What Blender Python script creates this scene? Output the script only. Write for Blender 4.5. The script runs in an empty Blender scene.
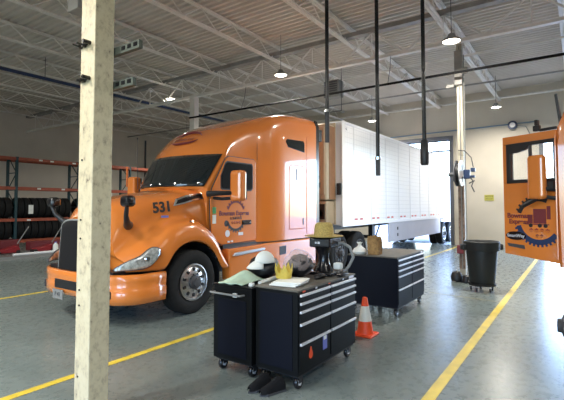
import bpy, math, random
from mathutils import Vector, Matrix, Euler
random.seed(7)
PI = math.pi
col = bpy.context.scene.collection
ORG = {}

# ---------------------------------------------------------------- materials
def nt(name):
    m = bpy.data.materials.new(name); m.use_nodes = True
    t = m.node_tree; b = t.nodes['Principled BSDF']
    return m, t, b
def mat(name, c, rough=.5, metal=0, coat=0, emit=None, es=0, noise=0, nscale=8, bump=0, alpha=1, trans=0, spec=.5):
    m, t, b = nt(name)
    b.inputs['Base Color'].default_value = (*c, 1)
    b.inputs['Roughness'].default_value = rough
    b.inputs['Metallic'].default_value = metal
    b.inputs['Coat Weight'].default_value = coat
    b.inputs['Coat Roughness'].default_value = .04; b.inputs['Coat IOR'].default_value = 1.5 if coat < .9 else 1.55
    b.inputs['Specular IOR Level'].default_value = spec
    b.inputs['Transmission Weight'].default_value = trans
    b.inputs['Alpha'].default_value = alpha
    if emit: b.inputs['Emission Color'].default_value = (*emit, 1); b.inputs['Emission Strength'].default_value = es
    if noise or bump:
        tc = t.nodes.new('ShaderNodeTexCoord'); n = t.nodes.new('ShaderNodeTexNoise')
        n.inputs['Scale'].default_value = nscale; n.inputs['Detail'].default_value = 6
        t.links.new(tc.outputs['Object'], n.inputs['Vector'])
        if noise:
            r = t.nodes.new('ShaderNodeValToRGB')
            r.color_ramp.elements[0].position = .3; r.color_ramp.elements[1].position = .7
            r.color_ramp.elements[0].color = (*[max(0, v*(1-noise)) for v in c], 1)
            r.color_ramp.elements[1].color = (*[min(1, v*(1+noise*.6)) for v in c], 1)
            t.links.new(n.outputs['Fac'], r.inputs['Fac']); t.links.new(r.outputs['Color'], b.inputs['Base Color'])
        if bump:
            bp = t.nodes.new('ShaderNodeBump'); bp.inputs['Strength'].default_value = bump; bp.inputs['Distance'].default_value = .02
            t.links.new(n.outputs['Fac'], bp.inputs['Height']); t.links.new(bp.outputs['Normal'], b.inputs['Normal'])
    return m

M = {}
M['orange'] = mat('orange_paint', (.70, .205, .034), .26, 0, 1.0)
M['orange2'] = mat('orange_plain', (.62, .15, .025), .5)
M['black'] = mat('black_plastic', (.012, .012, .014), .45)
M['gloss_black'] = mat('gloss_black', (.008, .008, .010), .22)
M['chest'] = mat('chest_black', (.0035, .004, .0045), .5, spec=.12)
M['chest_blue'] = mat('chest_dark', (.003, .004, .009), .5, spec=.12)
M['rubber'] = mat('tyre_rubber', (.013, .013, .013), .8, spec=.25, noise=.3, nscale=20)
M['alu'] = mat('aluminium', (.62, .62, .63), .3, 1, noise=.1, nscale=15)
M['chrome'] = mat('chrome', (.75, .76, .78), .12, 1)
M['handle'] = mat('pale_handle', (.72, .72, .76), .35, .3)
M['glass'] = mat('dark_glass', (.010, .014, .016), .05, 0, .6)
M['open'] = mat('shaded_cab_interior', (.004, .005, .006), .55, spec=.08)  # near-black colour stands for the shade inside the cab
M['strut'] = mat('strut_metal', (.10, .115, .095), .5, .3)
M['rust'] = mat('rusty_brown', (.22, .15, .11), .6, noise=.5, nscale=14)
M['matte'] = mat('matte_black', (.010, .010, .011), .85, spec=.15)
M['pole'] = mat('pole_paint', (.46, .43, .34), .5, noise=.2, nscale=6)
M['clear'] = mat('clear_glass', (.9, .95, .95), .02, 0, 0, alpha=.12)
M['grey'] = mat('grey_paint', (.22, .22, .21), .5)
M['dgrey'] = mat('dark_grey', (.05, .05, .055), .6)
M['steel'] = mat('joist_paint', (.78, .75, .70), .5, noise=.12, nscale=4)
M['girder'] = mat('girder_paint', (.30, .29, .27), .55, noise=.2, nscale=4)
M['white'] = mat('white_paint', (.8, .8, .8), .4)
M['paper'] = mat('white_paper', (.78, .8, .76), .8, noise=.06, nscale=12)
M['yellowline'] = mat('yellow_line_paint', (.72, .55, .06), .45, noise=.25, nscale=5)
M['paleline'] = mat('worn_line_paint', (.35, .33, .2), .5, noise=.5, nscale=9)
M['rackblue'] = mat('rack_blue_green', (.012, .045, .055), .5)
M['rackred'] = mat('rack_red_beam', (.34, .075, .035), .5, noise=.25, nscale=6)
M['red'] = mat('red_paint', (.25, .012, .018), .4)
M['conered'] = mat('cone_orange_red', (.85, .08, .015), .5, noise=.1)
M['conewhite'] = mat('cone_reflective', (.75, .74, .66), .45)
M['bin'] = mat('dark_bin_plastic', (.012, .016, .017), .5, noise=.15, nscale=6)
M['straw'] = mat('straw', (.50, .36, .11), .85, noise=.35, nscale=60, bump=.4)
M['brownpaper'] = mat('brown_paper', (.33, .19, .07), .85, noise=.4, nscale=18)
M['greencloth'] = mat('pale_green_cloth', (.48, .62, .47), .9, noise=.15, nscale=10)
M['whitecloth'] = mat('white_cloth', (.72, .74, .70), .9)
M['yellowcloth'] = mat('yellow_plastic', (.60, .45, .07), .55, noise=.2, nscale=14)
M['pinkbag'] = mat('clear_pinkish_bag', (.85, .68, .62), .3, alpha=.25)
M['bluepipe'] = mat('blue_pipe', (.015, .035, .10), .4)
M['bluewall'] = mat('blue_wall_pipe', (.18, .27, .38), .4)
M['signyellow'] = mat('sign_yellow', (.50, .46, .09), .5)
M['mesh'] = mat('trailer_skirt', (.40, .40, .46), .32, .4, noise=.06, nscale=2)
M['tapered'] = mat('red_tape', (.6, .05, .05), .4)
M['reefer'] = mat('reefer_front', (.46, .38, .27), .5, noise=.15, nscale=2)
M['reeferbrown'] = mat('reefer_brown', (.30, .16, .085), .5, noise=.2, nscale=3)
M['lampglow'] = mat('lamp_glow', (1, 1, 1), .5, emit=(1, .93, .8), es=14)
M['panel'] = mat('door_lite', (.85, .88, .9), .4, trans=.0)
M['green'] = mat('green_sticker', (.08, .4, .12), .5)
M['bluest'] = mat('blue_sticker', (.15, .17, .5), .5)
M['asphalt'] = mat('outdoor_concrete', (.42, .43, .44), .8, noise=.1, nscale=1)
M['headlamp'] = mat('headlamp_lens', (.70, .73, .70), .12, .5, .5, noise=.5, nscale=22)
M['maroon'] = mat('maroon', (.16, .02, .025), .5)
M['dock'] = mat('tool_top_mat', (.10, .092, .075), .6, noise=.3, nscale=14)

# floor
m, t, b = nt('floor_concrete'); M['floor'] = m
tc = t.nodes.new('ShaderNodeTexCoord'); n1 = t.nodes.new('ShaderNodeTexNoise'); n2 = t.nodes.new('ShaderNodeTexNoise')
n1.inputs['Scale'].default_value = .7; n1.inputs['Detail'].default_value = 8; n1.inputs['Roughness'].default_value = .65
n2.inputs['Scale'].default_value = 9; n2.inputs['Detail'].default_value = 8; n2.inputs['Roughness'].default_value = .7
r = t.nodes.new('ShaderNodeValToRGB'); r.color_ramp.elements[0].position = .3; r.color_ramp.elements[1].position = .72
r.color_ramp.elements[0].color = (.128, .162, .158, 1); r.color_ramp.elements[1].color = (.19, .23, .225, 1)
mx = t.nodes.new('ShaderNodeMix'); mx.data_type = 'RGBA'; mx.blend_type = 'MULTIPLY'; mx.inputs['Factor'].default_value = .08
r2 = t.nodes.new('ShaderNodeValToRGB'); r2.color_ramp.elements[0].position = .35; r2.color_ramp.elements[0].color = (.55, .55, .55, 1); r2.color_ramp.elements[1].position = .6
for n in (n1, n2): t.links.new(tc.outputs['Object'], n.inputs['Vector'])
t.links.new(n1.outputs['Fac'], r.inputs['Fac']); t.links.new(n2.outputs['Fac'], r2.inputs['Fac'])
t.links.new(r.outputs['Color'], mx.inputs['A']); t.links.new(r2.outputs['Color'], mx.inputs['B']); t.links.new(mx.outputs['Result'], b.inputs['Base Color'])
rr = t.nodes.new('ShaderNodeMapRange'); rr.inputs['To Min'].default_value = .2; rr.inputs['To Max'].default_value = .36
t.links.new(n2.outputs['Fac'], rr.inputs['Value']); t.links.new(rr.outputs['Result'], b.inputs['Roughness']); b.inputs['Specular IOR Level'].default_value = .36
bp = t.nodes.new('ShaderNodeBump'); bp.inputs['Strength'].default_value = .04; bp.inputs['Distance'].default_value = .01
t.links.new(n2.outputs['Fac'], bp.inputs['Height']); t.links.new(bp.outputs['Normal'], b.inputs['Normal'])

# block wall paint with faint coursing
def wallmat(name, c):
    m, t, b = nt(name)
    tc = t.nodes.new('ShaderNodeTexCoord'); n = t.nodes.new('ShaderNodeTexNoise'); n.inputs['Scale'].default_value = .8; n.inputs['Detail'].default_value = 7
    r = t.nodes.new('ShaderNodeValToRGB'); r.color_ramp.elements[0].position = .3; r.color_ramp.elements[1].position = .7
    r.color_ramp.elements[0].color = (*[v*.86 for v in c], 1); r.color_ramp.elements[1].color = (*c, 1)
    t.links.new(tc.outputs['Object'], n.inputs['Vector']); t.links.new(n.outputs['Fac'], r.inputs['Fac']); t.links.new(r.outputs['Color'], b.inputs['Base Color'])
    b.inputs['Roughness'].default_value = .7
    return m
M['wall'] = wallmat('cream_wall', (.66, .60, .50))
M['wallleft'] = wallmat('tan_wall', (.66, .60, .52))
M['deck'] = mat('roof_deck', (.64, .59, .53), .55, noise=.1, nscale=1)

# column paint: chipped, with dark scuffs
m, t, b = nt('column_paint'); M['column'] = m
tc = t.nodes.new('ShaderNodeTexCoord'); n = t.nodes.new('ShaderNodeTexNoise'); n.inputs['Scale'].default_value = 16; n.inputs['Detail'].default_value = 10; n.inputs['Roughness'].default_value = .7
mp = t.nodes.new('ShaderNodeMapping'); mp.inputs['Scale'].default_value = (1, 1, .7)
r = t.nodes.new('ShaderNodeValToRGB')
e = r.color_ramp.elements; e[0].position = .31; e[0].color = (.08, .06, .045, 1); e[1].position = .37; e[1].color = (.45, .38, .26, 1)
e2 = e.new(.5); e2.color = (.62, .54, .36, 1); e3 = e.new(.75); e3.color = (.68, .61, .44, 1)
t.links.new(tc.outputs['Object'], mp.inputs['Vector']); t.links.new(mp.outputs['Vector'], n.inputs['Vector']); t.links.new(n.outputs['Fac'], r.inputs['Fac']); t.links.new(r.outputs['Color'], b.inputs['Base Color'])
b.inputs['Roughness'].default_value = .45

# trailer side: white sheet with a fine rivet grid
m, t, b = nt('trailer_white'); M['trailer'] = m
tc = t.nodes.new('ShaderNodeTexCoord'); sx = t.nodes.new('ShaderNodeSeparateXYZ'); t.links.new(tc.outputs['Object'], sx.inputs['Vector'])
def line(axis, period, w):
    a = t.nodes.new('ShaderNodeMath'); a.operation = 'DIVIDE'; a.inputs[1].default_value = period; t.links.new(sx.outputs[axis], a.inputs[0])
    f = t.nodes.new('ShaderNodeMath'); f.operation = 'FRACT'; t.links.new(a.outputs[0], f.inputs[0])
    g = t.nodes.new('ShaderNodeMath'); g.operation = 'LESS_THAN'; g.inputs[1].default_value = w; t.links.new(f.outputs[0], g.inputs[0]); return g
g1, g2 = line('X', .1525, .10), line('Z', .142, .12)
mm = t.nodes.new('ShaderNodeMath'); mm.operation = 'MAXIMUM'; t.links.new(g1.outputs[0], mm.inputs[0]); t.links.new(g2.outputs[0], mm.inputs[1])
mx = t.nodes.new('ShaderNodeMix'); mx.data_type = 'RGBA'; mx.inputs['A'].default_value = (.80, .80, .82, 1); mx.inputs['B'].default_value = (.68, .68, .71, 1)
t.links.new(mm.outputs[0], mx.inputs['Factor']); t.links.new(mx.outputs['Result'], b.inputs['Base Color'])
b.inputs['Roughness'].default_value = .3; b.inputs['Metallic'].default_value = .15

# ---------------------------------------------------------------- builder
class B:
    def __init__(s): s.v = []; s.f = []; s.m = []
    def add(s, vs, fs, k=0):
        o = len(s.v); s.v += [tuple(v) for v in vs]; s.f += [tuple(i+o for i in f) for f in fs]; s.m += [k]*len(fs); return s
    def box(s, a, b, k=0):
        x0, y0, z0 = a; x1, y1, z1 = b
        return s.add([(x0,y0,z0),(x1,y0,z0),(x1,y1,z0),(x0,y1,z0),(x0,y0,z1),(x1,y0,z1),(x1,y1,z1),(x0,y1,z1)],
                     [(0,3,2,1),(4,5,6,7),(0,1,5,4),(1,2,6,5),(2,3,7,6),(3,0,4,7)], k)
    def cbox(s, c, d, rot=None, k=0):
        R = Euler(rot).to_matrix() if rot else Matrix.Identity(3); c = Vector(c)
        vs = [c + R @ Vector((sx*d[0]/2, sy*d[1]/2, sz*d[2]/2)) for sz in (-1,1) for sx, sy in ((-1,-1),(1,-1),(1,1),(-1,1))]
        return s.add(vs, [(0,3,2,1),(4,5,6,7),(0,1,5,4),(1,2,6,5),(2,3,7,6),(3,0,4,7)], k)
    def tube(s, pts, r, n=8, k=0, caps=True):
        pts = [Vector(p) for p in pts]; rs = r if isinstance(r, (list, tuple)) else [r]*len(pts)
        vs = []; fs = []; prev = None
        for i, p in enumerate(pts):
            d = (pts[min(i+1, len(pts)-1)] - pts[max(i-1, 0)]).normalized()
            if prev is None:
                up = Vector((0,0,1)) if abs(d.z) < .9 else Vector((1,0,0)); a = d.cross(up).normalized()
            else: a = (prev - d*prev.dot(d)).normalized()
            prev = a; c = d.cross(a)
            vs += [p + rs[i]*(math.cos(2*PI*j/n)*a + math.sin(2*PI*j/n)*c) for j in range(n)]
        for i in range(len(pts)-1):
            for j in range(n): fs.append((i*n+j, i*n+(j+1)%n, (i+1)*n+(j+1)%n, (i+1)*n+j))
        if caps: fs.append(tuple(range(n))[::-1]); fs.append(tuple((len(pts)-1)*n+j for j in range(n)))
        return s.add(vs, fs, k)
    def lathe(s, prof, c=(0,0,0), axis='Z', n=32, k=0, caps=False):   # prof: (r, h)
        vs = []; fs = []; L = len(prof)
        for j in range(n):
            a = 2*PI*j/n; ca, sa = math.cos(a), math.sin(a)
            for r, h in prof:
                p = {'Z': (r*ca, r*sa, h), 'Y': (r*ca, h, r*sa), 'X': (h, r*ca, r*sa)}[axis]
                vs.append((c[0]+p[0], c[1]+p[1], c[2]+p[2]))
        for j in range(n):
            for i in range(L-1): fs.append((j*L+i, ((j+1)%n)*L+i, ((j+1)%n)*L+i+1, j*L+i+1))
        if caps: fs.append(tuple(j*L for j in range(n))); fs.append(tuple(j*L+L-1 for j in range(n))[::-1])
        return s.add(vs, fs, k)
    def prism(s, poly, a, b, plane='XZ', k=0):   # poly in plane, extruded from a to b on the third axis
        def P(u, v, w): return {'XZ': (u, w, v), 'YZ': (w, u, v), 'XY': (u, v, w)}[plane]
        n = len(poly); vs = [P(u, v, a) for u, v in poly] + [P(u, v, b) for u, v in poly]
        fs = [tuple(range(n)), tuple(range(n, 2*n))[::-1]] + [(i, i+n, (i+1)%n+n, (i+1)%n) for i in range(n)]
        return s.add(vs, fs, k)
    def grid(s, fn, nu, nv, k=0, closeu=False):
        vs = [fn(i, j) for i in range(nu) for j in range(nv)]; fs = []
        for i in range(nu if closeu else nu-1):
            for j in range(nv-1):
                a = i*nv+j; c = ((i+1)%nu)*nv+j; fs.append((a, c, c+1, a+1))
        return s.add(vs, fs, k)
    def build(s, name, mats, parent=None, smooth=False, bevel=0, seg=2, thick=0, subsurf=0, angle=40):
        me = bpy.data.meshes.new(name)
        o0 = Vector(ORG.get(parent.name, (0,0,0))) if parent else Vector((0,0,0))
        me.from_pydata([Vector(v)-o0 for v in s.v], [], s.f)
        for q in (mats if isinstance(mats, (list, tuple)) else [mats]): me.materials.append(q)
        me.polygons.foreach_set('material_index', s.m)
        import bmesh
        bm = bmesh.new(); bm.from_mesh(me); bmesh.ops.recalc_face_normals(bm, faces=bm.faces); bm.to_mesh(me); bm.free()
        if smooth:
            me.polygons.foreach_set('use_smooth', [True]*len(me.polygons)); me.set_sharp_from_angle(angle=math.radians(angle))
        o = bpy.data.objects.new(name, me); col.objects.link(o)
        if parent: o.parent = parent; ORG[o.name] = o0
        if thick: md = o.modifiers.new('s', 'SOLIDIFY'); md.thickness = thick; md.offset = 0
        if subsurf: md = o.modifiers.new('u', 'SUBSURF'); md.levels = subsurf; md.render_levels = subsurf
        if bevel: md = o.modifiers.new('b', 'BEVEL'); md.width = bevel; md.segments = seg; md.limit_method = 'ANGLE'; md.angle_limit = math.radians(35)
        return o

def tag(o, label=None, cat=None, group=None, kind=None):
    if label: o['label'] = label
    if cat: o['category'] = cat
    if group: o['group'] = group
    if kind: o['kind'] = kind
    return o
def thing(name, loc, label, cat, group=None):
    o = bpy.data.objects.new(name, None); o.empty_display_size = .1; col.objects.link(o); o.location = loc
    ORG[o.name] = tuple(loc); return tag(o, label, cat, group)
def struct(name, b, m, **kw):
    o = b.build(name, m, **kw); o['kind'] = 'structure'; return o
def kids(o): return [c for c in bpy.data.objects if c.parent == o]
def copy_tree(o, parent=None):
    c = o.copy(); col.objects.link(c)
    if parent: c.parent = parent
    for ch in kids(o): copy_tree(ch, c)
    return c
def text(s, size, m, parent, mtx, name='lettering', extr=.002, cx=True, bold=0):
    cu = bpy.data.curves.new('txt', 'FONT'); cu.body = s; cu.size = size; cu.extrude = extr; cu.offset = bold
    cu.align_x = 'CENTER' if cx else 'LEFT'; cu.align_y = 'CENTER'
    tmp = bpy.data.objects.new('txt', cu); col.objects.link(tmp)
    dg = bpy.context.evaluated_depsgraph_get(); me = bpy.data.meshes.new_from_object(tmp.evaluated_get(dg))
    bpy.data.objects.remove(tmp); me.name = name
    o0 = Vector(ORG.get(parent.name, (0,0,0))) if parent else Vector((0,0,0))
    me.transform(Matrix.Translation(-o0) @ mtx); me.materials.clear(); me.materials.append(m)
    o = bpy.data.objects.new(name, me); col.objects.link(o)
    if parent: o.parent = parent; ORG[o.name] = tuple(o0)
    return o
def frame_mtx(p, xa, ya):
    xa = Vector(xa).normalized(); ya = Vector(ya).normalized(); za = xa.cross(ya)
    return Matrix(((xa.x, ya.x, za.x, p[0]), (xa.y, ya.y, za.y, p[1]), (xa.z, ya.z, za.z, p[2]), (0,0,0,1)))
def lerp(a, b, t): return a+(b-a)*t
def sstep(t): t = max(0, min(1, t)); return t*t*(3-2*t)
def interp(tab, x):
    if x <= tab[0][0]: return tab[0][1]
    for (x0, y0), (x1, y1) in zip(tab, tab[1:]):
        if x <= x1: return lerp(y0, y1, (x-x0)/(x1-x0))
    return tab[-1][1]
def sinterp(tab, x):   # smooth (catmull-rom-like) interpolation
    n = len(tab)
    if x <= tab[0][0]: return tab[0][1]
    if x >= tab[-1][0]: return tab[-1][1]
    for i in range(n-1):
        if x <= tab[i+1][0]:
            x0, y0 = tab[i]; x1, y1 = tab[i+1]; h = x1-x0
            s0 = (tab[i+1][1]-tab[i-1][1])/(tab[i+1][0]-tab[i-1][0]) if i > 0 else (y1-y0)/h
            s1 = (tab[i+2][1]-tab[i][1])/(tab[i+2][0]-tab[i][0]) if i < n-2 else (y1-y0)/h
            u = (x-x0)/h
            return (2*u**3-3*u*u+1)*y0+(u**3-2*u*u+u)*h*s0+(-2*u**3+3*u*u)*y1+(u**3-u*u)*h*s1

# ---------------------------------------------------------------- the building
XB, YL, XF, YR, ZC = 20.8, 24.4, -9.0, -14.0, 6.95      # back wall, left wall, front wall, right wall, deck underside
struct('floor', B().box((XF, YR, -.2), (XB, YL, 0)), M['floor'])
tag(B().box((XB, -40, -.24), (60, 50, -.02)).build('outdoor_ground', M['asphalt']), kind='structure')
# back wall with two bay openings
AD = (4.76, 8.9, 4.95); BD = (-4.3, 1.27, 4.5)
b = B(); W = .3
b.box((XB, AD[1], 0), (XB+W, YL, ZC+.2)); b.box((XB, AD[0], AD[2]), (XB+W, AD[1], ZC+.2)); b.box((XB, BD[1], 0), (XB+W, AD[0], ZC+.2))
b.box((XB, BD[0], BD[2]), (XB+W, BD[1], ZC+.2)); b.box((XB, YR, 0), (XB+W, BD[0], ZC+.2))
struct('wall_back', b, M['wall'])
struct('wall_left', B().box((XF, YL, 0), (XB+W, YL+.3, ZC+.2)), M['wallleft'])
b = B()   # front wall (behind the viewer) with bay openings
b.box((XF-.3, YR, 4.5), (XF, YL, ZC+.2))
for y0, y1 in ((YR, -8), (-4, -3), (1, 6), (10, YL)): b.box((XF-.3, y0, 0), (XF, y1, 4.5))
struct('wall_front', b, M['wall'])
struct('wall_right', B().box((XF, YR-.3, 0), (XB+W, YR, ZC+.2)), M['wall'])
# door frames
def bayframe(n, D, lite):
    b = B(); y0, y1, h = D
    b.box((XB-.10, y0-.02, 0), (XB+.32, y0+.13, h)); b.box((XB-.10, y1-.13, 0), (XB+.32, y1+.02, h)); b.box((XB-.12, y0-.02, h-.02), (XB+.32, y1+.02, h+.14))
    f = struct('trim_%d' % n, b, M['dframe'])
    return f
M['dframe'] = mat('bay_frame', (.10, .105, .12), .5)
bayframe(1, AD, True); bayframe(2, BD, True)
d = tag(B().box((XB+.02, AD[0]+.13, 4.36), (XB+.10, AD[1]-.13, 4.45)).box((XB+.02, AD[0]+.13, 4.86), (XB+.10, AD[1]-.13, 4.95)).build('door_1', M['dframe']), kind='structure')
b = B()
n = 6; L = (AD[1]-AD[0]-.26)/n
for i in range(n):
    b.box((XB+.045, AD[0]+.15+i*L, 4.45), (XB+.055, AD[0]+.13+(i+1)*L-.02, 4.86))
b.build('pane', M['clear'], d)
b = B()
for i in range(1, n): b.box((XB+.03, AD[0]+.11+i*L, 4.45), (XB+.09, AD[0]+.15+i*L, 4.86))
b.build('muntin', M['dframe'], d)

# corrugated deck: ribs run along Y
b = B(); p = .2; xs = []
x = XF
while x < XB:
    xs += [(x, ZC), (x+.06, ZC), (x+.085, ZC+.06), (x+.175, ZC+.06)]; x += p
xs.append((XB, ZC))
nn = len(xs)
b.add([(x, YR, z) for x, z in xs] + [(x, YL, z) for x, z in xs], [(i, i+1, nn+i+1, nn+i) for i in range(nn-1)])
b.box((XF, YR, ZC+.1), (XB+W, YL, ZC+.3))
struct('ceiling', b, M['deck'])

# joists along X
JY = [.2+2.55*k for k in range(-3, 10)]
def joist():
    j = thing('roof_joist', (0, 0, 0), '', 'joist', 'white open-web roof joists')
    for z, nm in ((6.92, 'top_chord'), (6.46, 'bottom_chord')):
        b = B().box((XF+.02, -.075, z-.018), (XB-.02, -.008, z+.018)).box((XF+.02, .008, z-.018), (XB-.02, .075, z+.018)); b.build(nm, M['steel'], j)
    b = B(); x = XF+.4; up = True
    while x < XB-.7:
        b.tube([(x, 0, 6.47 if up else 6.91), (x+.6, 0, 6.91 if up else 6.47)], .017, 5); x += .6; up = not up
    b.build('web', M['steel'], j)
    return j
j0 = joist()
words = ['first', 'second', 'third', 'fourth', 'fifth', 'sixth', 'seventh', 'eighth', 'ninth', 'tenth', 'eleventh', 'twelfth', 'thirteenth']
for i, y in enumerate(JY):
    o = j0 if i == 0 else copy_tree(j0)
    o.location = (0, y, 0)
    o['label'] = 'white open-web roof joist running over the truck bays, %s from the left wall' % words[len(JY)-1-i]
# girders along Y
def girder(x, label):
    j = thing('roof_girder', (x, 0, 0), label, 'girder', 'roof girders across the joists')
    B().box((x-.11, YR+.02, 6.55), (x+.11, YL-.02, 6.67)).build('top_chord', M['girder'], j)
    B().box((x-.08, YR+.02, 5.78), (x+.08, YL-.02, 5.86)).build('bottom_chord', M['steel'], j)
    b = B(); y = YR+.5; up = True
    while y < YL-1.2:
        b.tube([(x, y, 5.83 if up else 6.57), (x, y+.95, 6.57 if up else 5.83)], .028, 5); 
        if up: b.tube([(x, y+.95, 5.83), (x, y+.95, 6.57)], .016, 5)
        y += .95; up = not up
    b.build('web', M['steel'], j); return j
girder(10.83, 'long steel roof truss girder crossing over the truck sleeper and pole')
girder(2.1, 'roof truss girder over the scuffed near column')

# near column (square tube) and its strut arms
c = thing('steel_column', (2.11, 3.5, 0), 'large scuffed cream steel column in the foreground', 'column')
B().box((2.02, 3.37, 0), (2.205, 3.59, 5.78)).build('post', M['column'], c, bevel=.008)
b = B()
for z in (.35, .95, 1.08, 1.52, 1.68, 2.2): b.tube([(2.012, 3.53, z), (2.03, 3.53, z)], .008, 8)
b.build('bolt_hole', M['black'], c)
for z, y0, y1, lab in ((3.185, 3.03, 3.72, 'upper perforated steel strut arm clamped to the near column'), (2.875, 3.11, 3.70, 'lower perforated steel strut arm clamped to the near column')):
    a = thing('strut_arm', (2.24, 3.4, z), lab, 'bracket', 'strut arms on the near column')
    B().box((2.215, y0, z-.036), (2.255, y1, z+.036)).build('channel', M['strut'], a, bevel=.003)
    b = B()
    y = y0+.05
    while y < 3.33: B().cbox((2.214, y, z+.005), (.006, .05, .034)).build('slot', M['matte'], a); y += .085
    b = B()
    for dy in (3.51, 3.57 if z > 3 else 3.54):
        b.tube([(1.93 if z > 3 else 1.97, dy, z+.02), (2.26, dy, z+.02)], .009, 8); b.tube([(1.985, dy, z+.02), (2.018, dy, z+.02)], .02, 6)
    b.tube([(1.95, 3.44, z+.03), (2.02, 3.44, z+.03)], .018, 6); b.tube([(2.0, 3.46, z+.02), (2.0, 3.60, z+.035)], .012, 6)
    b.build('clamp_bolt', M['gloss_black'], a)

# pole with reel
c = thing('steel_pole', (10.95, 2.32, 0), 'slim cream steel pole beside the trash bin, hose reel on it', 'column')
B().box((10.88, 2.245, .02), (11.02, 2.375, 5.78)).build('post', M['pole'], c, bevel=.006)
B().box((10.79, 2.16, 0), (11.11, 2.48, .02)).build('base_plate', M['dgrey'], c)
B().tube([(10.84, 2.30, .3), (10.84, 2.30, 5.7)], .014, 8).build('conduit', M['grey'], c)
B().tube([(10.93, 2.215, .5), (10.93, 2.215, 5.5)], .012, 8).build('conduit', M['grey'], c)
B().box((10.80, 2.23, 4.75), (10.87, 2.41, 5.6)).box((10.8, 2.1, 5.0), (10.86, 2.24, 5.15)).box((10.8, 2.42, 4.7), (10.86, 2.6, 4.78)).build('junction_box', M['girder'], c, bevel=.01)
B().box((10.80, 2.27, .66), (10.88, 2.42, .86)).build('switch_box', M['maroon'], c, bevel=.01)
B().box((10.872, 2.24, .3), (10.88, 2.38, 2.3)).build('rusty_face', M['rust'], c)
b = B().lathe([(.02, 0), (.05, .0), (.12, .02), (.14, .12), (.10, .22), (.03, .25)], (10.74, 2.42, .0), 'Z', 12); b.lathe([(.02, 0), (.09, .02), (.08, .16), (.02, .18)], (10.7, 2.2, .0), 'Z', 10)
tag(b.build('tool_bag', M['black'], smooth=True), 'small black bag slumped at the foot of the slim pole', 'bag')
fe = thing('fire_extinguisher', (10.8, 2.12, 0), 'small red canister on the floor behind the trash bin', 'fire extinguisher')
B().lathe([(0, .16), (.055, .17), (.06, .2), (.06, .42), (.03, .47), (0, .48)], (10.86, 2.02, -.16), 'Z', 14).build('cylinder', M['red'], fe, smooth=True)
B().cbox((10.86, 2.02, .34), (.03, .09, .03)).build('valve_handle', M['black'], fe)

r = thing('hose_reel', (10.9, 2.5, 2.3), 'pale hose reel with dark cutouts mounted on the slim pole', 'hose reel')
def flange(y):
    b = B(); N = 36
    b.lathe([(.0, -.012), (.31, -.012), (.31, .012), (.0, .012)], (10.72, y, 2.58), 'Y', N)
    for dz in (-.15, .15): b.lathe([(0, -.016), (.075, -.016), (.075, .016), (0, .016)], (10.72, y, 2.58+dz), 'Y', 16, k=1)
    return b
flange(2.26).build('flange', [M['white'], M['black']], r, smooth=True); flange(2.37).build('flange', [M['dframe'], M['black']], r, smooth=True)
B().lathe([(.0, 0), (.22, 0), (.22, .09), (0, .09)], (10.72, 2.27, 2.58), 'Y', 28).build('hose_coil', M['black'], r, smooth=True)
B().tube([(10.72, 2.56, 2.56), (10.72, 2.37, 2.56)], .05, 10).build('axle', M['dframe'], r, smooth=True)
B().box((10.76, 2.38, 2.40), (10.9, 2.46, 2.76)).build('bracket', M['dgrey'], r)
w = thing('air_motor', (10.9, 2.1, 2.3), 'dark blue air regulator cluster on right side of the slim pole', 'regulator')
B().cbox((10.84, 2.165, 2.56), (.12, .14, .22)).cbox((10.84, 2.03, 2.66), (.1, .1, .1)).cbox((10.84, 2.05, 2.50), (.1, .12, .06)).build('housing', M['bluepipe'], w, bevel=.015)
B().tube([(10.82, 2.35, 3.15), (10.82, 2.2, 3.12), (10.82, 2.06, 2.95), (10.82, 2.02, 2.72)], .012, 8).build('supply_hose', M['dgrey'], w, smooth=True)
B().tube([(10.8, 2.1, 2.5), (10.8, 2.02, 2.38), (10.8, 2.06, 2.27), (10.8, 2.0, 2.13)], .014, 8).tube([(10.8, 2.12, 2.34), (10.8, 1.99, 2.4)], .014, 8).build('air_line', M['dgrey'], w, smooth=True)

c = thing('steel_column', (10.83, 11.5, 0), 'distant cream steel column rising behind the truck roof', 'column')
B().box((10.72, 11.38, .02), (10.94, 11.62, 5.78)).build('post', M['steel'], c, bevel=.006)
B().box((10.62, 11.28, 0), (11.04, 11.72, .02)).build('base_plate', M['dgrey'], c)

# pipes and cables under the roof
def pipe(name, pts, r, m, label, cat='pipe', n=8): return tag(B().tube(pts, r, n).build(name, M[m], smooth=True), label, cat)
pipe('sprinkler_pipe', [(10.55, YR+.1, 4.98), (10.55, 11.45, 4.98)], .032, 'matte', 'thin black pipe crossing just below the long roof girder')
for o_ in [q for q in bpy.data.objects if q.name == 'sprinkler_pipe']:
    ORG[o_.name] = (0, 0, 0)
    for yy in (-6, -1, 4, 9): B().tube([(10.55, yy, 4.98), (10.72, yy, 5.4), (10.8, yy, 5.84)], .008, 5).build('hanger', M['dgrey'], o_)
pipe('air_pipe', [(XF+.2, 15, 6.20), (XB-.1, 15, 6.20)], .06, 'bluepipe', 'dark blue pipe hung below the joists at far left')
pipe('sprinkler_pipe', [(13.6, YR+.1, 6.36), (13.6, YL-.1, 6.36)], .04, 'steel', 'pale sprinkler pipe across the ceiling behind the long girder')
pipe('sprinkler_pipe', [(17.0, YR+.1, 6.36), (17.0, YL-.1, 6.36)], .035, 'girder', 'grey sprinkler pipe nearest to the back wall')
pipe('sprinkler_pipe', [(XB-.35, YR+.1, 6.52), (XB-.35, YL-.1, 6.52)], .05, 'steel', 'pale pipe running along the top of the back wall')
pipe('wall_pipe', [(XB-.05, 1.4, 5.38), (XB-.05, 9.2, 5.25)], .028, 'bluewall', 'thin blue air pipe along the back wall')
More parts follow.
